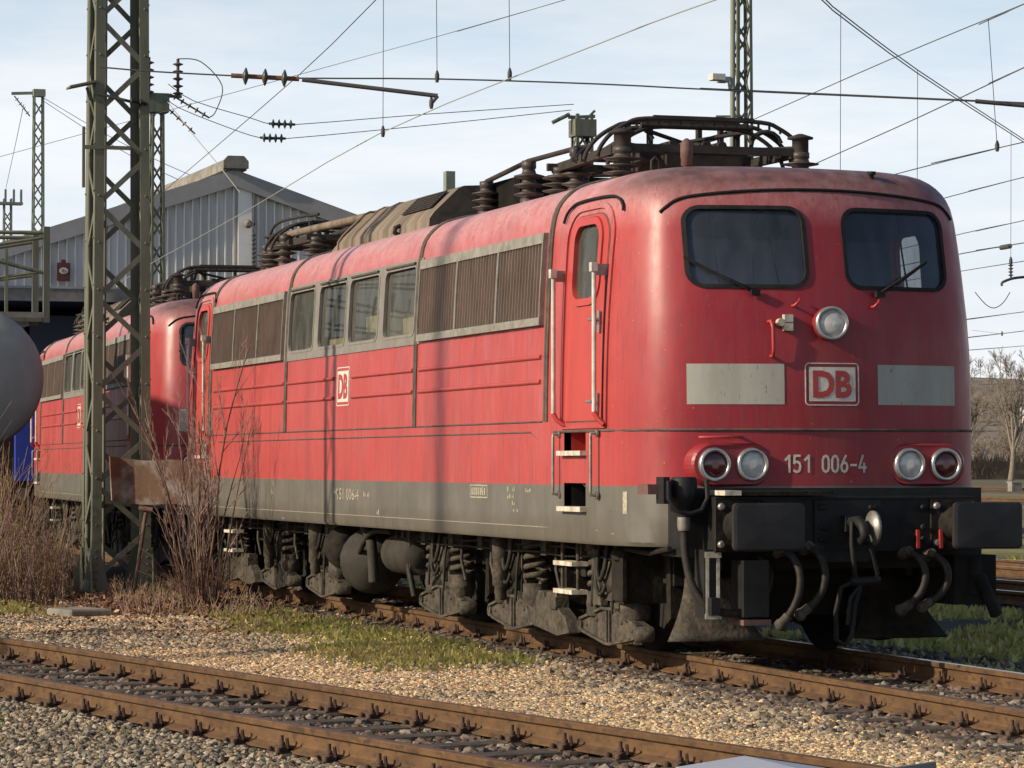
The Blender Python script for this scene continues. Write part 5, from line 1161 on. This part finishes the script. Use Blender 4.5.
b = MB(); b.prism([(.40, -.33, 6.35), (.40, -.66, 6.27), (.10, -.66, 6.27), (.10, -.33, 6.35)], (0, 0, .025)); b.tube([(.2, -.42, 6.3), (.2, -.30, 5.9)], .02, 6); b.tube([(.35, -.35, 6.22), (.35, .12, 6.12)], .02, 6); ins_string(b, (.36, .02, 6.14), (.36, .30, 6.10), .055, 2, 1, 1)
b.bar((.33, -.48, 5.55), (.33, .1, 5.55), .045, .045); b.bar((.33, -.48, 5.05), (.33, -.48, 5.80), .035, .035); b.build('bracket', [M['mast'], M['black']], mm_)
st = thing('rusted_sheet', 'rust stained metal sheet hung across the foot of the big lattice mast', 'metal sheet', (-16.72, -2.06, 1.27), R(-18))
b = MB(); n = 12; vs_ = []
for i in range(n+1):
    u = -.60+1.12*i/n
    for v_ in (-.27, -.09, .09, .27): vs_.append((.03*math.sin(u*5)+(.10*(abs(u+.60)<.05)), u+.05*v_*(-1 if i == 0 else .3), v_-.035*u+(.02 if i == 0 else 0)+.012*math.sin(u*9)))
b.add(vs_, [(i*4+j, i*4+j+1, (i+1)*4+j+1, (i+1)*4+j) for i in range(n) for j in range(3)]); o = b.build('sheet', M['sheet_rust'], st); so = o.modifiers.new('t', 'SOLIDIFY'); so.thickness = .018
pole = MB(); pole.tube([(-16.66, -2.40, -.15), (-16.80, -2.24, .75), (-16.86, -2.10, 1.6), (-16.9, -2.07, 1.66)], [.022, .026, .024, .012], 7); pole.tube([(-16.83, -2.3, .95), (-16.76, -2.14, .93)], .035, 6)
tag(pole.build('wooden_pole', M['bark']), 'thin weathered pole leaning against the rusted sheet on the mast', 'pole')
b = MB(); b.box(-.30, .30, -.26, .26, -.10, .10); b.box(-.12, .30, .20, .42, -.10, .05)
o = b.build('concrete_block', M['concrete'], None, (-13.35, -3.62, -.20)); o.rotation_euler = (0, 0, .3); bv = o.modifiers.new('b', 'BEVEL'); bv.width = .02; tag(o, 'mossy concrete block on the ground left of the mast foot', 'concrete block')

m2 = lattice_mast('lattice_mast', 'slim green lattice mast with insulators on its head just behind the big mast', -44.0, 3.23, -.2, 9.2, .36, .26, .05, .42, 'mast', flat=.04)
b = MB(); b.box(-.2, .2, -.22, .22, 9.1, 9.5, 0)
for dx, dy in ((.2, -.22), (.1, .42)): ins_string(b, (dx, dy, 9.4), (dx, dy, 10.25), .11, 5, 1, 2)
b.bar((.1, -.3, 9.45), (.1, .5, 9.45), .06); ins_string(b, (.1, .25, 9.5), (.3, 1.05, 9.0), .07, 5, 1, 2); ins_string(b, (.1, .2, 9.2), (.3, .75, 8.65), .06, 4, 1, 2); b.tube(spline([(.1, .42, 10.25), (.15, .9, 10.2), (.2, 1.35, 9.7), (.28, 1.2, 9.15), (.3, 1.05, 9.0)], 5), .012, 5, 2)
b.build('insulator_head', [M['mast'], M['rust_red'], M['wire']], m2)
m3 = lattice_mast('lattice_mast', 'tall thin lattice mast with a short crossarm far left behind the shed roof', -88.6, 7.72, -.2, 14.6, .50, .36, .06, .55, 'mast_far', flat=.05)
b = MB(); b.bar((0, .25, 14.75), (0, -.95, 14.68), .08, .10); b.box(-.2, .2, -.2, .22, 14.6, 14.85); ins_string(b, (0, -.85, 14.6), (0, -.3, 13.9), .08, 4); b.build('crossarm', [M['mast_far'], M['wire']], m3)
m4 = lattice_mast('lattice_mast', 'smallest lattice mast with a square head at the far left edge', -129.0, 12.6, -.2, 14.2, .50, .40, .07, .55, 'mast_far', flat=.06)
b = MB(); b.box(-.3, .3, -.6, .7, 14.1, 14.22)
for y in (-.55, -.1, .3, .65): b.bar((0, y, 14.2), (0, y, 14.85), .10)
b.build('head_frame', M['mast_far'], m4)
m5 = lattice_mast('lattice_mast', 'tall green lattice mast rising above the pantograph to the top edge', -27.0, 9.70, -.2, 13.5, .36, .22, .05, .36, 'mast', flat=.035)
b = MB(); b.tube([(.22, -.30, 0), (.22, -.22, 13.4)], .045, 8); b.bar((.22, -.55, 7.4), (.22, .0, 7.42), .03); b.build('pole', M['mast_far'], m5)
b = MB(); b.box(-.02, .25, -.44, -.30, 7.98, 8.06, 0); b.box(.05, .28, -.62, -.40, 8.0, 8.10, 1); b.tube([(.2, -.3, 7.85), (.2, -.32, 8.0)], .02, 6, 0); b.build('floodlight', [M['galv'], M['logo_white']], m5)
m6 = lattice_mast('lattice_mast', 'short lattice mast with a flat head just left of the cab pantograph', -45.0, 13.05, -.2, 9.3, .44, .40, .07, .5, 'mast', flat=.05)
b = MB(); b.box(-.24, .24, -.24, .26, 9.0, 9.38); b.bar((0, -.32, 9.43), (0, .30, 9.47), .07); b.bar((0, .05, 9.35), (0, .30, 9.6), .05); b.tube([(0, -.7, 9.3), (0, -.3, 9.5)], .05, 6); b.build('head_frame', M['mast'], m6)
b = MB(); b.bar((0, 0, 0), (0, 0, 7.25), .12, .14); b.box(-.10, .10, -.09, .09, 6.9, 7.3); o = b.build('post', M['mast_far'], None, (-36.4, 7.42, -.2)); tag(o, 'plain green post top peeping over the brown roof hood', 'post')
m7 = thing('hanging_insulator', 'insulator with a small bent arm hanging from the heavy double wire at right', 'insulator', (-18.3, 16.6, 4.65))
m7.location = (-25.06, 13.63, 4.55)
b = MB(); b.tube([(0, 0, .25), (0, 0, -.06)], .018, 6); ins_string(b, (0, 0, -.02), (0, 0, .22), .045, 4); b.build('rod', [M['insul'], M['insul']], m7)
b = MB(); b.tube(spline([(0, -.16, -.16), (0, -.15, -.10), (0, .05, -.03), (0, .32, .0)], 4), .022, 6); b.build('bent_arm', M['wire'], m7)
# mast standing beyond the left edge of the picture, whose shadow falls across the locomotive
lattice_mast('lattice_mast', 'lattice mast across the foreground track, outside the left edge', -9.62, -10.1, -.2, 12.5, .46, .40, .09, .62, 'mast', flat=.03)
ps = thing('yard_lamp_post', 'very tall yard floodlight mast far across the foreground track, outside the left edge', 'lamp post', (-2.3, -46.0, -.2))
b = MB(); b.tube([(0, 0, 0), (0, 0, 30)], [.19, .12], 10); b.build('post', M['galv'], ps)
b = MB(); b.box(-.9, .9, -.3, .3, 30, 30.5); b.build('lamp_head', M['galv'], ps)
hut = thing('signal_box', 'tall brick signal box across the foreground track, outside the left edge', 'signal box', (-23.6, -15.2, -.2))
b = MB(); b.box(-4.4, 4.4, -2.2, 2.2, 0, 8.2); b.build('wall', M['brick'], hut)
b = MB(); b.prism([(-4.7, -2.5, 8.2), (-4.7, 2.5, 8.2), (-4.7, 0, 9.2)], (9.4, 0, 0)); b.build('roof', M['roof_tile'], hut)
for x in (-3, -1, 1, 3):
    b = MB(); b.box(x-.6, x+.6, 2.19, 2.24, 5.6, 7.2); b.build('window', M['black'], hut)

# ================================================================== WIRES
WIRES = [('long contact wire rising from the shed front diagonally over the numbered locomotive', 'wire_pale', 0.009, [(-79.75, 3.21, 5.51),(-65.13, 3.0, 5.61),(-53.49, 3.3, 5.42),(-40.89, 2.67, 5.61),(-28.61, 1.69, 5.6),(-16.55, 0.66, 5.61),(-7.69, 0.5, 5.6),(-4.73, 0.56, 5.61),(-1.3, 0.77, 5.62)], [], [((-16.19, 0.62, 7.73),(-16.25, 0.63, 5.6))]),('taut wire slanting steeply down from the top of the sky to the shed ridge', 'wire', 0.009, [(-13.39, 0.53, 7.53),(-17.49, 0.87, 7.43),(-23.63, 1.36, 7.22),(-39.99, 2.74, 7.03),(-48.24, 3.22, 6.75)], [], []),('cross wire with three green disc insulators running right from the big lattice mast', 'wire', 0.013, [(-15.21, -3.08, 6.14),(-15.03, -2.53, 6.09),(-14.75, -1.64, 6.04),(-14.51, -0.86, 6.01),(-14.01, 0.71, 6.0),(-13.44, 2.5, 5.94),(-13.02, 3.84, 5.87),(-12.12, 6.69, 5.74),(-11.95, 7.23, 5.72),(-11.68, 8.08, 5.68)], [((-14.74, -1.62, 6.04),(-14.51, -0.86, 6.0))], [((-13.99, 0.66, 7.39),(-14.02, 0.68, 6.02)),((-13.73, 1.47, 7.39),(-13.76, 1.49, 6.05)),((-14.4, -0.85, 5.98),(-13.92, 0.66, 5.79)),((-13.92, 0.66, 5.79),(-13.95, 0.59, 5.7)),((-12.12, 6.69, 5.74),(-11.82, 7.64, 5.65))]),('upper of two thin feeder wires between the small masts, with a small insulator', 'wire', 0.012, [(-43.9, 3.44, 9.51),(-43.74, 3.96, 9.15),(-43.88, 5.2, 8.85),(-44.25, 5.7, 8.78),(-44.08, 6.24, 8.76),(-44.16, 9.27, 9.1),(-45.1, 12.89, 9.54)], [((-44.25, 5.7, 8.78),(-44.08, 6.24, 8.76))], []),('lower of two thin feeder wires between the small masts, with a small insulator', 'wire', 0.012, [(-43.92, 3.4, 9.25),(-43.84, 3.65, 9.01),(-44.02, 4.8, 8.63),(-44.31, 5.52, 8.48),(-44.15, 6.05, 8.46),(-44.17, 9.27, 8.86),(-45.12, 12.83, 9.41)], [((-44.31, 5.52, 8.48),(-44.15, 6.05, 8.46))], []),('very thin high wire rising from the disc insulators to the top edge', 'wire', 0.007, [(-27.49, 2.38, 7.74),(-24.96, 3.74, 8.02),(-22.43, 5.08, 8.32),(-19.95, 6.25, 8.58)], [], []),('stay wire dropping from the slim mast head down to the shed ridge vent', 'wire_pale', 0.012, [(-43.42, 3.34, 9.07),(-41.81, 3.52, 8.26),(-39.71, 3.57, 7.48),(-37.63, 3.6, 6.69)], [], []),('upper thin wire running down from the far left mast towards the shed', 'wire', 0.016, [(-88.54, 7.84, 14.39),(-83.0, 8.91, 12.66),(-77.58, 9.57, 11.3),(-69.33, 9.23, 9.96)], [], []),('lower thin wire running down from the far left mast towards the shed', 'wire', 0.016, [(-88.55, 7.84, 14.28),(-83.01, 8.92, 12.43),(-77.59, 9.57, 11.01),(-69.38, 9.12, 9.72)], [], []),('slack wire from the far left mast arm down to the smallest mast', 'wire', 0.016, [(-88.74, 7.23, 14.14),(-103.84, 9.22, 14.35),(-129.02, 12.52, 14.71)], [], []),('heavy double wire sloping down from the top edge to the right edge with thin hangers', 'wire', 0.011, [(-9.51, 2.92, 7.03),(-12.99, 5.18, 6.98),(-13.49, 5.58, 6.92),(-18.15, 8.76, 6.91),(-25.01, 13.62, 6.92),(-34.44, 20.29, 6.92)], [], [((-13.49, 5.58, 6.92),(-13.54, 5.59, 4.79)),((-18.15, 8.76, 6.91),(-18.2, 8.77, 5.05)),((-25.01, 13.62, 6.92),(-25.06, 13.63, 4.79))]),('upper wire climbing to the right edge from the tall mast behind the cab roof', 'wire', 0.009, [(-37.43, 10.84, 7.0),(-23.48, 8.51, 6.79),(-16.44, 7.55, 6.79),(-11.38, 6.95, 6.79),(-8.43, 6.34, 6.71)], [], [((-12.87, 7.23, 6.83),(-14.68, 8.24, 5.5))]),('middle wire climbing to the right edge from the cab roof', 'wire', 0.009, [(-25.64, 8.43, 5.46),(-18.22, 7.33, 5.61),(-12.69, 6.24, 5.6),(-8.16, 5.31, 5.6),(-4.87, 4.43, 5.49)], [], []),('gently rising wire just above the cab roof corner, clamped at its left end', 'wire', 0.01, [(-23.4, 8.88, 5.44),(-18.86, 8.95, 5.59),(-15.03, 8.79, 5.61),(-12.94, 8.76, 5.62)], [], []),('thin rising wire level with the top of the cab corner', 'wire', 0.01, [(-26.76, 11.53, 5.48),(-22.21, 11.3, 5.59),(-19.37, 10.99, 5.6),(-16.53, 10.68, 5.6)], [], []),('thin rising wire level with the right windscreen top', 'wire', 0.01, [(-32.12, 14.49, 5.38),(-28.91, 14.67, 5.55),(-25.88, 14.29, 5.54),(-22.81, 14.05, 5.57)], [], []),('darker rising wire level with the right windscreen middle, with a clamp', 'wire', 0.014, [(-37.62, 16.97, 5.46),(-34.08, 17.22, 5.59),(-31.31, 17.04, 5.59),(-28.19, 16.94, 5.59)], [((-32.34, 17.08, 5.57),(-32.02, 17.11, 5.58))], []),('thin rising wire level with the bottom of the right windscreen', 'wire', 0.011, [(-43.13, 19.46, 5.49),(-38.9, 19.57, 5.58),(-36.46, 19.65, 5.62),(-32.67, 19.34, 5.61)], [], []),('sagging loop of wire under the crossarm of the far right pole', 'wire', 0.018, [(-60.65, 30.34, 6.43),(-60.57, 30.62, 6.09),(-60.49, 30.86, 5.97),(-60.41, 31.11, 6.12),(-60.34, 31.3, 6.43)], [], []),('faint wire beside the cab corner level with the top headlamp', 'wire', 0.014, [(-54.0, 24.93, 5.0),(-51.62, 25.82, 5.19),(-49.4, 26.2, 5.28),(-47.03, 27.04, 5.42)], [], []),('faint wire low over the distant trees', 'wire', 0.016, [(-65.91, 30.39, 5.1),(-62.52, 31.15, 5.22),(-60.25, 31.69, 5.31),(-57.79, 32.82, 5.48)], [], [((-62.52, 31.15, 5.42),(-62.25, 31.99, 5.31))]),('faintest wire in front of the distant trees', 'wire', 0.016, [(-79.65, 36.69, 5.28),(-77.07, 38.22, 5.42),(-74.71, 39.02, 5.48),(-72.14, 40.51, 5.6)], [], [])]
for label, mk, r, pts, inss, drops in WIRES:
    r *= .75
    def off_frame(p):
        d_ = Vector(p)-cam.location; Z_ = d_.dot(fwd); rt_ = Vector((math.sin(TH), math.cos(TH), 0)); return abs(d_.dot(rt_)/Z_*3125.8) > 512 or abs(d_.dot(rt_.cross(fwd))/Z_*3125.8) > 384
    right_set = off_frame(pts[-1]) and pts[-1][1] > 3
    a_, z_ = Vector(pts[0]), Vector(pts[-1])
    if 'loop' not in label:
        if off_frame(pts[-1]): pts = pts+[tuple(z_+(z_-Vector(pts[-2])).normalized()*(60 if right_set else 25))]
        if off_frame(pts[0]) or (right_set and not label.startswith('cross')): pts = [tuple(a_+(a_-Vector(pts[1])).normalized()*30)]+pts
    w_ = thing('overhead_wire', label, 'overhead wire', pts[0]); base_ = Vector(pts[0]); L_ = lambda p: Vector(p)-base_
    b = MB(); b.tube([L_(p) for p in spline(pts, 3)], r, 5)
    if 'double' in label: b.tube([L_(p)+Vector((0, 0, -.045)) for p in spline(pts, 3)], r, 5)
    b.build('strand', M[mk], w_)
    for k, (p, q) in enumerate(drops):
        b = MB(); thick = label.startswith('cross wire') and k in (2, 4)
        b.tube([L_(p), L_(q)], .028 if thick else (.022 if k == 3 and label.startswith('cross') else .0045), 6); 
        if not thick: b.lathe(L_(q), (0, 0, 1), [(.02, -.06), (.03, -.02), (.03, .03), (.012, .08)], 6)
        b.build('rod' if thick else 'hanger', M['wire'] , w_)
    for k, (p, q) in enumerate(inss):
        b = MB(); d = (L_(q)-L_(p)); n = 3 if label.startswith('cross') else 4; rr = .10 if n == 3 else .11
        if 'clamp' in label: b.tube([L_(p), L_(q)], .05, 6)
        else: ins_string(b, L_(p), L_(q), rr if n == 3 else .10, n, 0, 1)
        b.build('insulator', [M['insul_green'], M['insul_rust'] if n == 3 else M['wire']], w_)

# ================================================================== PLANTS
def grow(b, p, d, L_, r, depth, spread, rs, mi_thick=0, mi_thin=1, up=.25, nseg=4, kids=(2, 4), sides=5, ratio=.62, minr=.0022):
    pts = [p]; q = Vector(p); dd = Vector(d).normalized(); rr = [r]
    for k in range(nseg):
        dd = (dd+Vector((rs.uniform(-1, 1), rs.uniform(-1, 1), rs.uniform(-.6, 1)))*.13+Vector((0, 0, up*.12))).normalized(); q = q+dd*L_/nseg; pts.append(q.copy()); rr.append(max(minr, r*(1-.75*(k+1)/nseg)))
    b.tube(pts, rr, sides if depth > 0 else 3, mi_thick if r > .008 else mi_thin, caps=False)
    if depth <= 0: return
    for _ in range(rs.randint(*kids)):
        t_ = rs.uniform(.25, .97); k = min(int(t_*nseg), nseg-1); pp = pts[k].lerp(pts[k+1], t_*nseg-k); ax = (pts[k+1]-pts[k]).normalized()
        e = ax.orthogonal().normalized(); e.rotate(Matrix.Rotation(rs.uniform(0, 6.283), 3, ax)); nd = (ax+e*spread*rs.uniform(.6, 1.3)).normalized()
        grow(b, pp, nd, L_*ratio*rs.uniform(.55, 1.1)*(1.1-.4*t_), max(minr, rr[k]*.6), depth-1, spread, rs, mi_thick, mi_thin, up, max(2, nseg-1), kids, sides-1 if sides > 4 else 4, ratio, minr)
rs = random.Random(5)
sb = thing('bare_shrub', 'tall leafless reddish shrub beside the mast foot in front of the locomotive', 'shrub', (-13.75, -2.16, -.18))
b = MB()
for k in range(17):
    a = rs.uniform(0, 6.283); s = rs.uniform(0, .24); hgt = rs.choice((1.1, 1.5, 2.0, 2.5, 2.9, 2.3)); lean = rs.uniform(.02, .20)
    grow(b, Vector((s*math.cos(a), s*math.sin(a), 0)), (lean*math.cos(a), lean*math.sin(a), 1), hgt*rs.uniform(.8, 1.2), .012*hgt/2.4+.003, 2, .40, rs, 0, 1, .25, 6, (6, 10), 6, .36, .0024)
b.build('stems', [M['bark'], M['twig']], sb, recalc=False)
b = MB()
for k in range(70):
    a = rs.uniform(0, 6.283); s = rs.uniform(0, .35); grow(b, Vector((s*math.cos(a), s*math.sin(a), 0)), (rs.uniform(-.9, .9), rs.uniform(-.9, .9), 1), rs.uniform(.35, .9), .005, 1, .6, rs, 0, 1, .1, 4, (4, 7), 4, .5, .0022)
b.build('low_twigs', [M['bark'], M['bark']], sb, recalc=False)
for (x, y, h_, lab) in ((-9.35, -10.7, 3.4, 'leafless sapling beside the foreground track, outside the left edge'),):
    s2 = thing('bare_shrub', lab, 'shrub', (x, y, -.2)); b = MB()
    for k in range(9): grow(b, Vector((rs.uniform(-.2, .2), rs.uniform(-.2, .2), 0)), (rs.uniform(-.2, .2), rs.uniform(-.12, .12), 1), h_*rs.uniform(.8, 1.7), .02, 2, .35, rs, 0, 1, .3, 6, (3, 5), 5, .4, .004)
    b.build('stems', [M['bark'], M['twig']], s2, recalc=False)
# dry weeds at the left: thin stalks past counting
def brush(name, label, spots, mats):
    b = MB()
    for x, y, h_, lean in spots:
        z = -.19; a = rs.uniform(0, 6.283); grow(b, Vector((x, y, z)), (lean*math.cos(a), lean*math.sin(a), 1), h_, .0055, 1, .5, rs, rs.randint(0, 1), rs.randint(0, 1), .2, 4, (1, 4), 4, .38, .0026)
    o = b.build(name, mats, None, recalc=False); tag(o, label, None, None, 'stuff')
sp = []
for k in range(2600):
    x = rs.uniform(-25.5, -16.2); y = rs.uniform(-4.8, -3.15 if x > -18.6 else -2.55); tall = .55+.75*(rs.random()**1.5)+(.95 if y < -3.75 and rs.random() < .6 else 0); d_ = Vector((x-21.0439, y+9.4963, 0)); px = 512+3125.8*d_.dot(Vector((math.sin(TH), math.cos(TH), 0)))/d_.dot(fwd)
    if px < 78-rs.random()*30: sp.append((x, y, tall*rs.uniform(.6, 1.05), rs.uniform(.05, .45)))
brush('dry_weeds', 'dense reddish dry weeds below the tank at the left edge', sp, [M['dry'], M['twig']])
sp = [q for q in [(rs.uniform(-19, -12.6), rs.uniform(-3.6, -1.6), rs.uniform(.08, .34), rs.uniform(.1, .9)) for k in range(700)] if not (q[0] > -17.6 and -3.9 < q[1]+.19*(q[0]+17) < -2.5 and q[2] > .13)]
brush('dry_undergrowth', 'low tangle of dry stalks around the mast foot', sp, [M['dry'], M['twig']])
# distant trees on the right
def bare_tree(label, x, y, H, r, seed, group):
    q = random.Random(seed); t_ = thing('bare_tree', label, 'tree', (x, y, -.3), 0, group)
    b = MB(); fork = H*.22; b.tube([(0, 0, -.2), (.1*q.random(), .2, fork*.5), (.1, .1+.3*q.random(), fork)], [r*1.25, r, r*.85], 8); tr_ = b.build('trunk', M['bark_tree'], t_, recalc=False)
    b = MB()
    for k in range(5): 
        a = q.uniform(0, 6.283); grow(b, Vector((.1, .2, fork*q.uniform(.75, 1.))), (math.cos(a)*.62, math.sin(a)*.62, 1), H*.62*q.uniform(.75, 1.05), r*.6, 3, .62, q, 0, 1, .25, 5, (4, 6), 5, .58, .022)
    b.build('crown', [M['bark_tree'], M['twig_far']], t_, recalc=False); return t_
bare_tree('leafless tree with a pale forked trunk standing before the hedge at right', -267, 134.9, 14.0, .30, 3, None)
bare_tree('leafless tree behind the hedge, hidden largely by the cab', -285, 137.0, 12.5, .24, 8, None)
hd = MB()
for k in range(5200):
    y = rs.uniform(95, 190); x = -285-.1*(y-130)+rs.uniform(-1.5, 1.5); h_ = rs.uniform(.6, 2.6); hd.add([(x, y-.09, -.3+h_-.6), (x, y+.09, -.3+h_-.6), (x+rs.uniform(-.3, .3), y+rs.uniform(-.5, .5), -.3+h_+.35)], [(0, 1, 2)])
hd.box(-285.9, -284.6, 95, 131, -.3, 1.7); hd.box(-286.3, -285.1, 131, 190, -.3, 1.7)
tag(hd.build('hedge', mat('winter_hedge', (.12, .088, .055), (.17, .13, .08), .5, rough=.9), None, recalc=False), 'long brown clipped hedge across the far field at right', 'hedge')
hx = np.linspace(-900, -380, 14); hy = np.linspace(20, 900, 30); hv = [(x, y, -.3+18*float(ss(np.array(-x), 400, 640))*(.75+.5*float(vnoise(x, y, .01)))) for y in hy for x in hx]
b = MB(); b.add(hv, [(j*14+i, j*14+i+1, (j+1)*14+i+1, (j+1)*14+i) for j in range(29) for i in range(13)], 0, True)
hill = b.build('hill', mat('wooded_hillside', (.185, .15, .115), (.23, .185, .145), .25, rough=.95)); tag(hill, 'low wooded hillside on the horizon at right', None, None, 'structure')
wv = []; wf = []; wo = 0
for kind in range(4):
    q = random.Random(40+kind); tb = MB(); tb.tube([(0, 0, -1), (.05, .05, 2.2)], [.16, .11], 4, caps=False)
    for k in range(6):
        a_ = q.uniform(0, 6.283); grow(tb, Vector((.05, .05, q.uniform(1.2, 2.2))), (math.cos(a_)*.55, math.sin(a_)*.55, 1), 5.2*q.uniform(.7, 1.1), .085, 2, .6, q, 0, 0, .25, 4, (5, 8), 4, .55, .028)
    V_ = np.array(tb.v); F_ = tb.f
    for k in range(42):
        x = -q.uniform(385, 620); y = -x*.476+q.uniform(-16, 24); g_ = -.3+18*float(ss(np.array(-x), 400, 640))*(.75+.5*float(vnoise(x, y, .01))); s_ = q.uniform(.45, .85); c_, n_ = math.cos(k), math.sin(k)
        W3 = np.stack([(V_[:, 0]*c_-V_[:, 1]*n_)*s_+x, (V_[:, 0]*n_+V_[:, 1]*c_)*s_+y, V_[:, 2]*s_+g_], 1); wv.append(W3); wf += [tuple(i+wo for i in f) for f in F_]; wo += len(W3)
b = MB(); b.v = np.concatenate(wv).tolist(); b.f = wf; b.m = [0]*len(wf); b.sm = [False]*len(wf)
tag(b.build('woods', mat('bare_woods', (.25, .195, .155), (.19, .165, .13), .08, rough=.95), None, recalc=False), 'leafless brownish woods covering the far hillside', None, None, 'stuff')
for k, (x, y, s, lab) in enumerate(((-520, 268.5, 3.2, 'tiny pale house among the far woods, leftmost of three'), (-500, 262.0, 2.6, 'tiny pale house among the far woods, middle of three'), (-540, 286.5, 2.8, 'tiny pale house among the far woods, rightmost of three'))):
    hs_ = thing('house', lab, 'house', (x, y, 10.5+.5*k)); b = MB(); b.box(-s, s, -s, s, -6, 2.0); b.build('wall', M['logo_white'], hs_)
    b = MB(); b.prism([(-s-.3, -s-.3, 2.0), (-s-.3, s+.3, 2.0), (-s-.3, 0, 3.6)], (2*s+.6, 0, 0)); b.build('roof', M['roof_tile'], hs_)
for yc, lab in ((52., 'distant track crossing the dry field at the right edge, nearer of two'), (78., 'distant track crossing the dry field at the right edge, farther of two')):
    tr = thing('railway_track', lab, 'railway track', (0, 0, 0))
    for sg in (-1, 1): rail_mesh([(x, yc) for x in np.arange(-420, -40, 20.)], sg*.7525).build('rail', [M['rail'], M['rail_shiny']], tr)
    b = MB(); b.prism([(-420, yc-2.2, -.35), (-420, yc+2.2, -.35), (-420, yc+1.5, -.14), (-420, yc-1.5, -.14)], (380, 0, 0)); o = b.build('ballast_bed', M['sleeper'], tr)
for x, y, h_, lab in ((-150, 76.5, .9, 'small pale cabinet beside the distant tracks, nearer the locomotive'), (-150, 81.4, .75, 'small pale cabinet beside the distant tracks, nearer the right edge')):
    cb = thing('trackside_cabinet', lab, 'cabinet', (x, y, -.2)); b = MB(); b.box(-.3, .3, -.32, .32, 0, h_*.6); b.build('body', M['concrete'], cb); b = MB(); b.box(-.34, .34, -.37, .37, h_*.6, h_*.6+.05); b.build('lid', M['pale'], cb)
# small clutter: cabinet lid and zinc sheet at the bottom edge, far boxes on the ground
cb = thing('relay_cabinet', 'pale blue grey cabinet lid at the bottom edge in front of the foreground rail', 'cabinet', (12.75, -6.05, -.228))
b = MB(); b.box(-.25, .17, -.21, .205, 0, .80); b.build('body', M['zinc'], cb)
b = MB(); b.prism([(-.27, -.235, .80), (-.27, .23, .80), (-.27, .23, .83), (-.27, -.02, .872), (-.27, -.235, .845)], (.5, 0, 0)); b.build('lid', M['box_grey'], cb)
zp = thing('zinc_post', 'dark zinc sheet edge at the bottom edge right of the cabinet lid', 'metal sheet', (13.15, -5.90, -.222))
b = MB(); b.prism([(0, -.135, 0), (0, .14, 0), (0, .13, .90), (0, -.135, .872)], (-.02, 0, 0)); b.box(-.10, 0, -.13, .12, 0, .1); b.build('plate', M['zinc'], zp)
b = MB(); b.lathe((.001, 0, .865), (1, 0, 0), [(.006, 0), (.005, .004)], 8); b.build('rivet', M['black'], zp)
print('stones', npea, nbal)
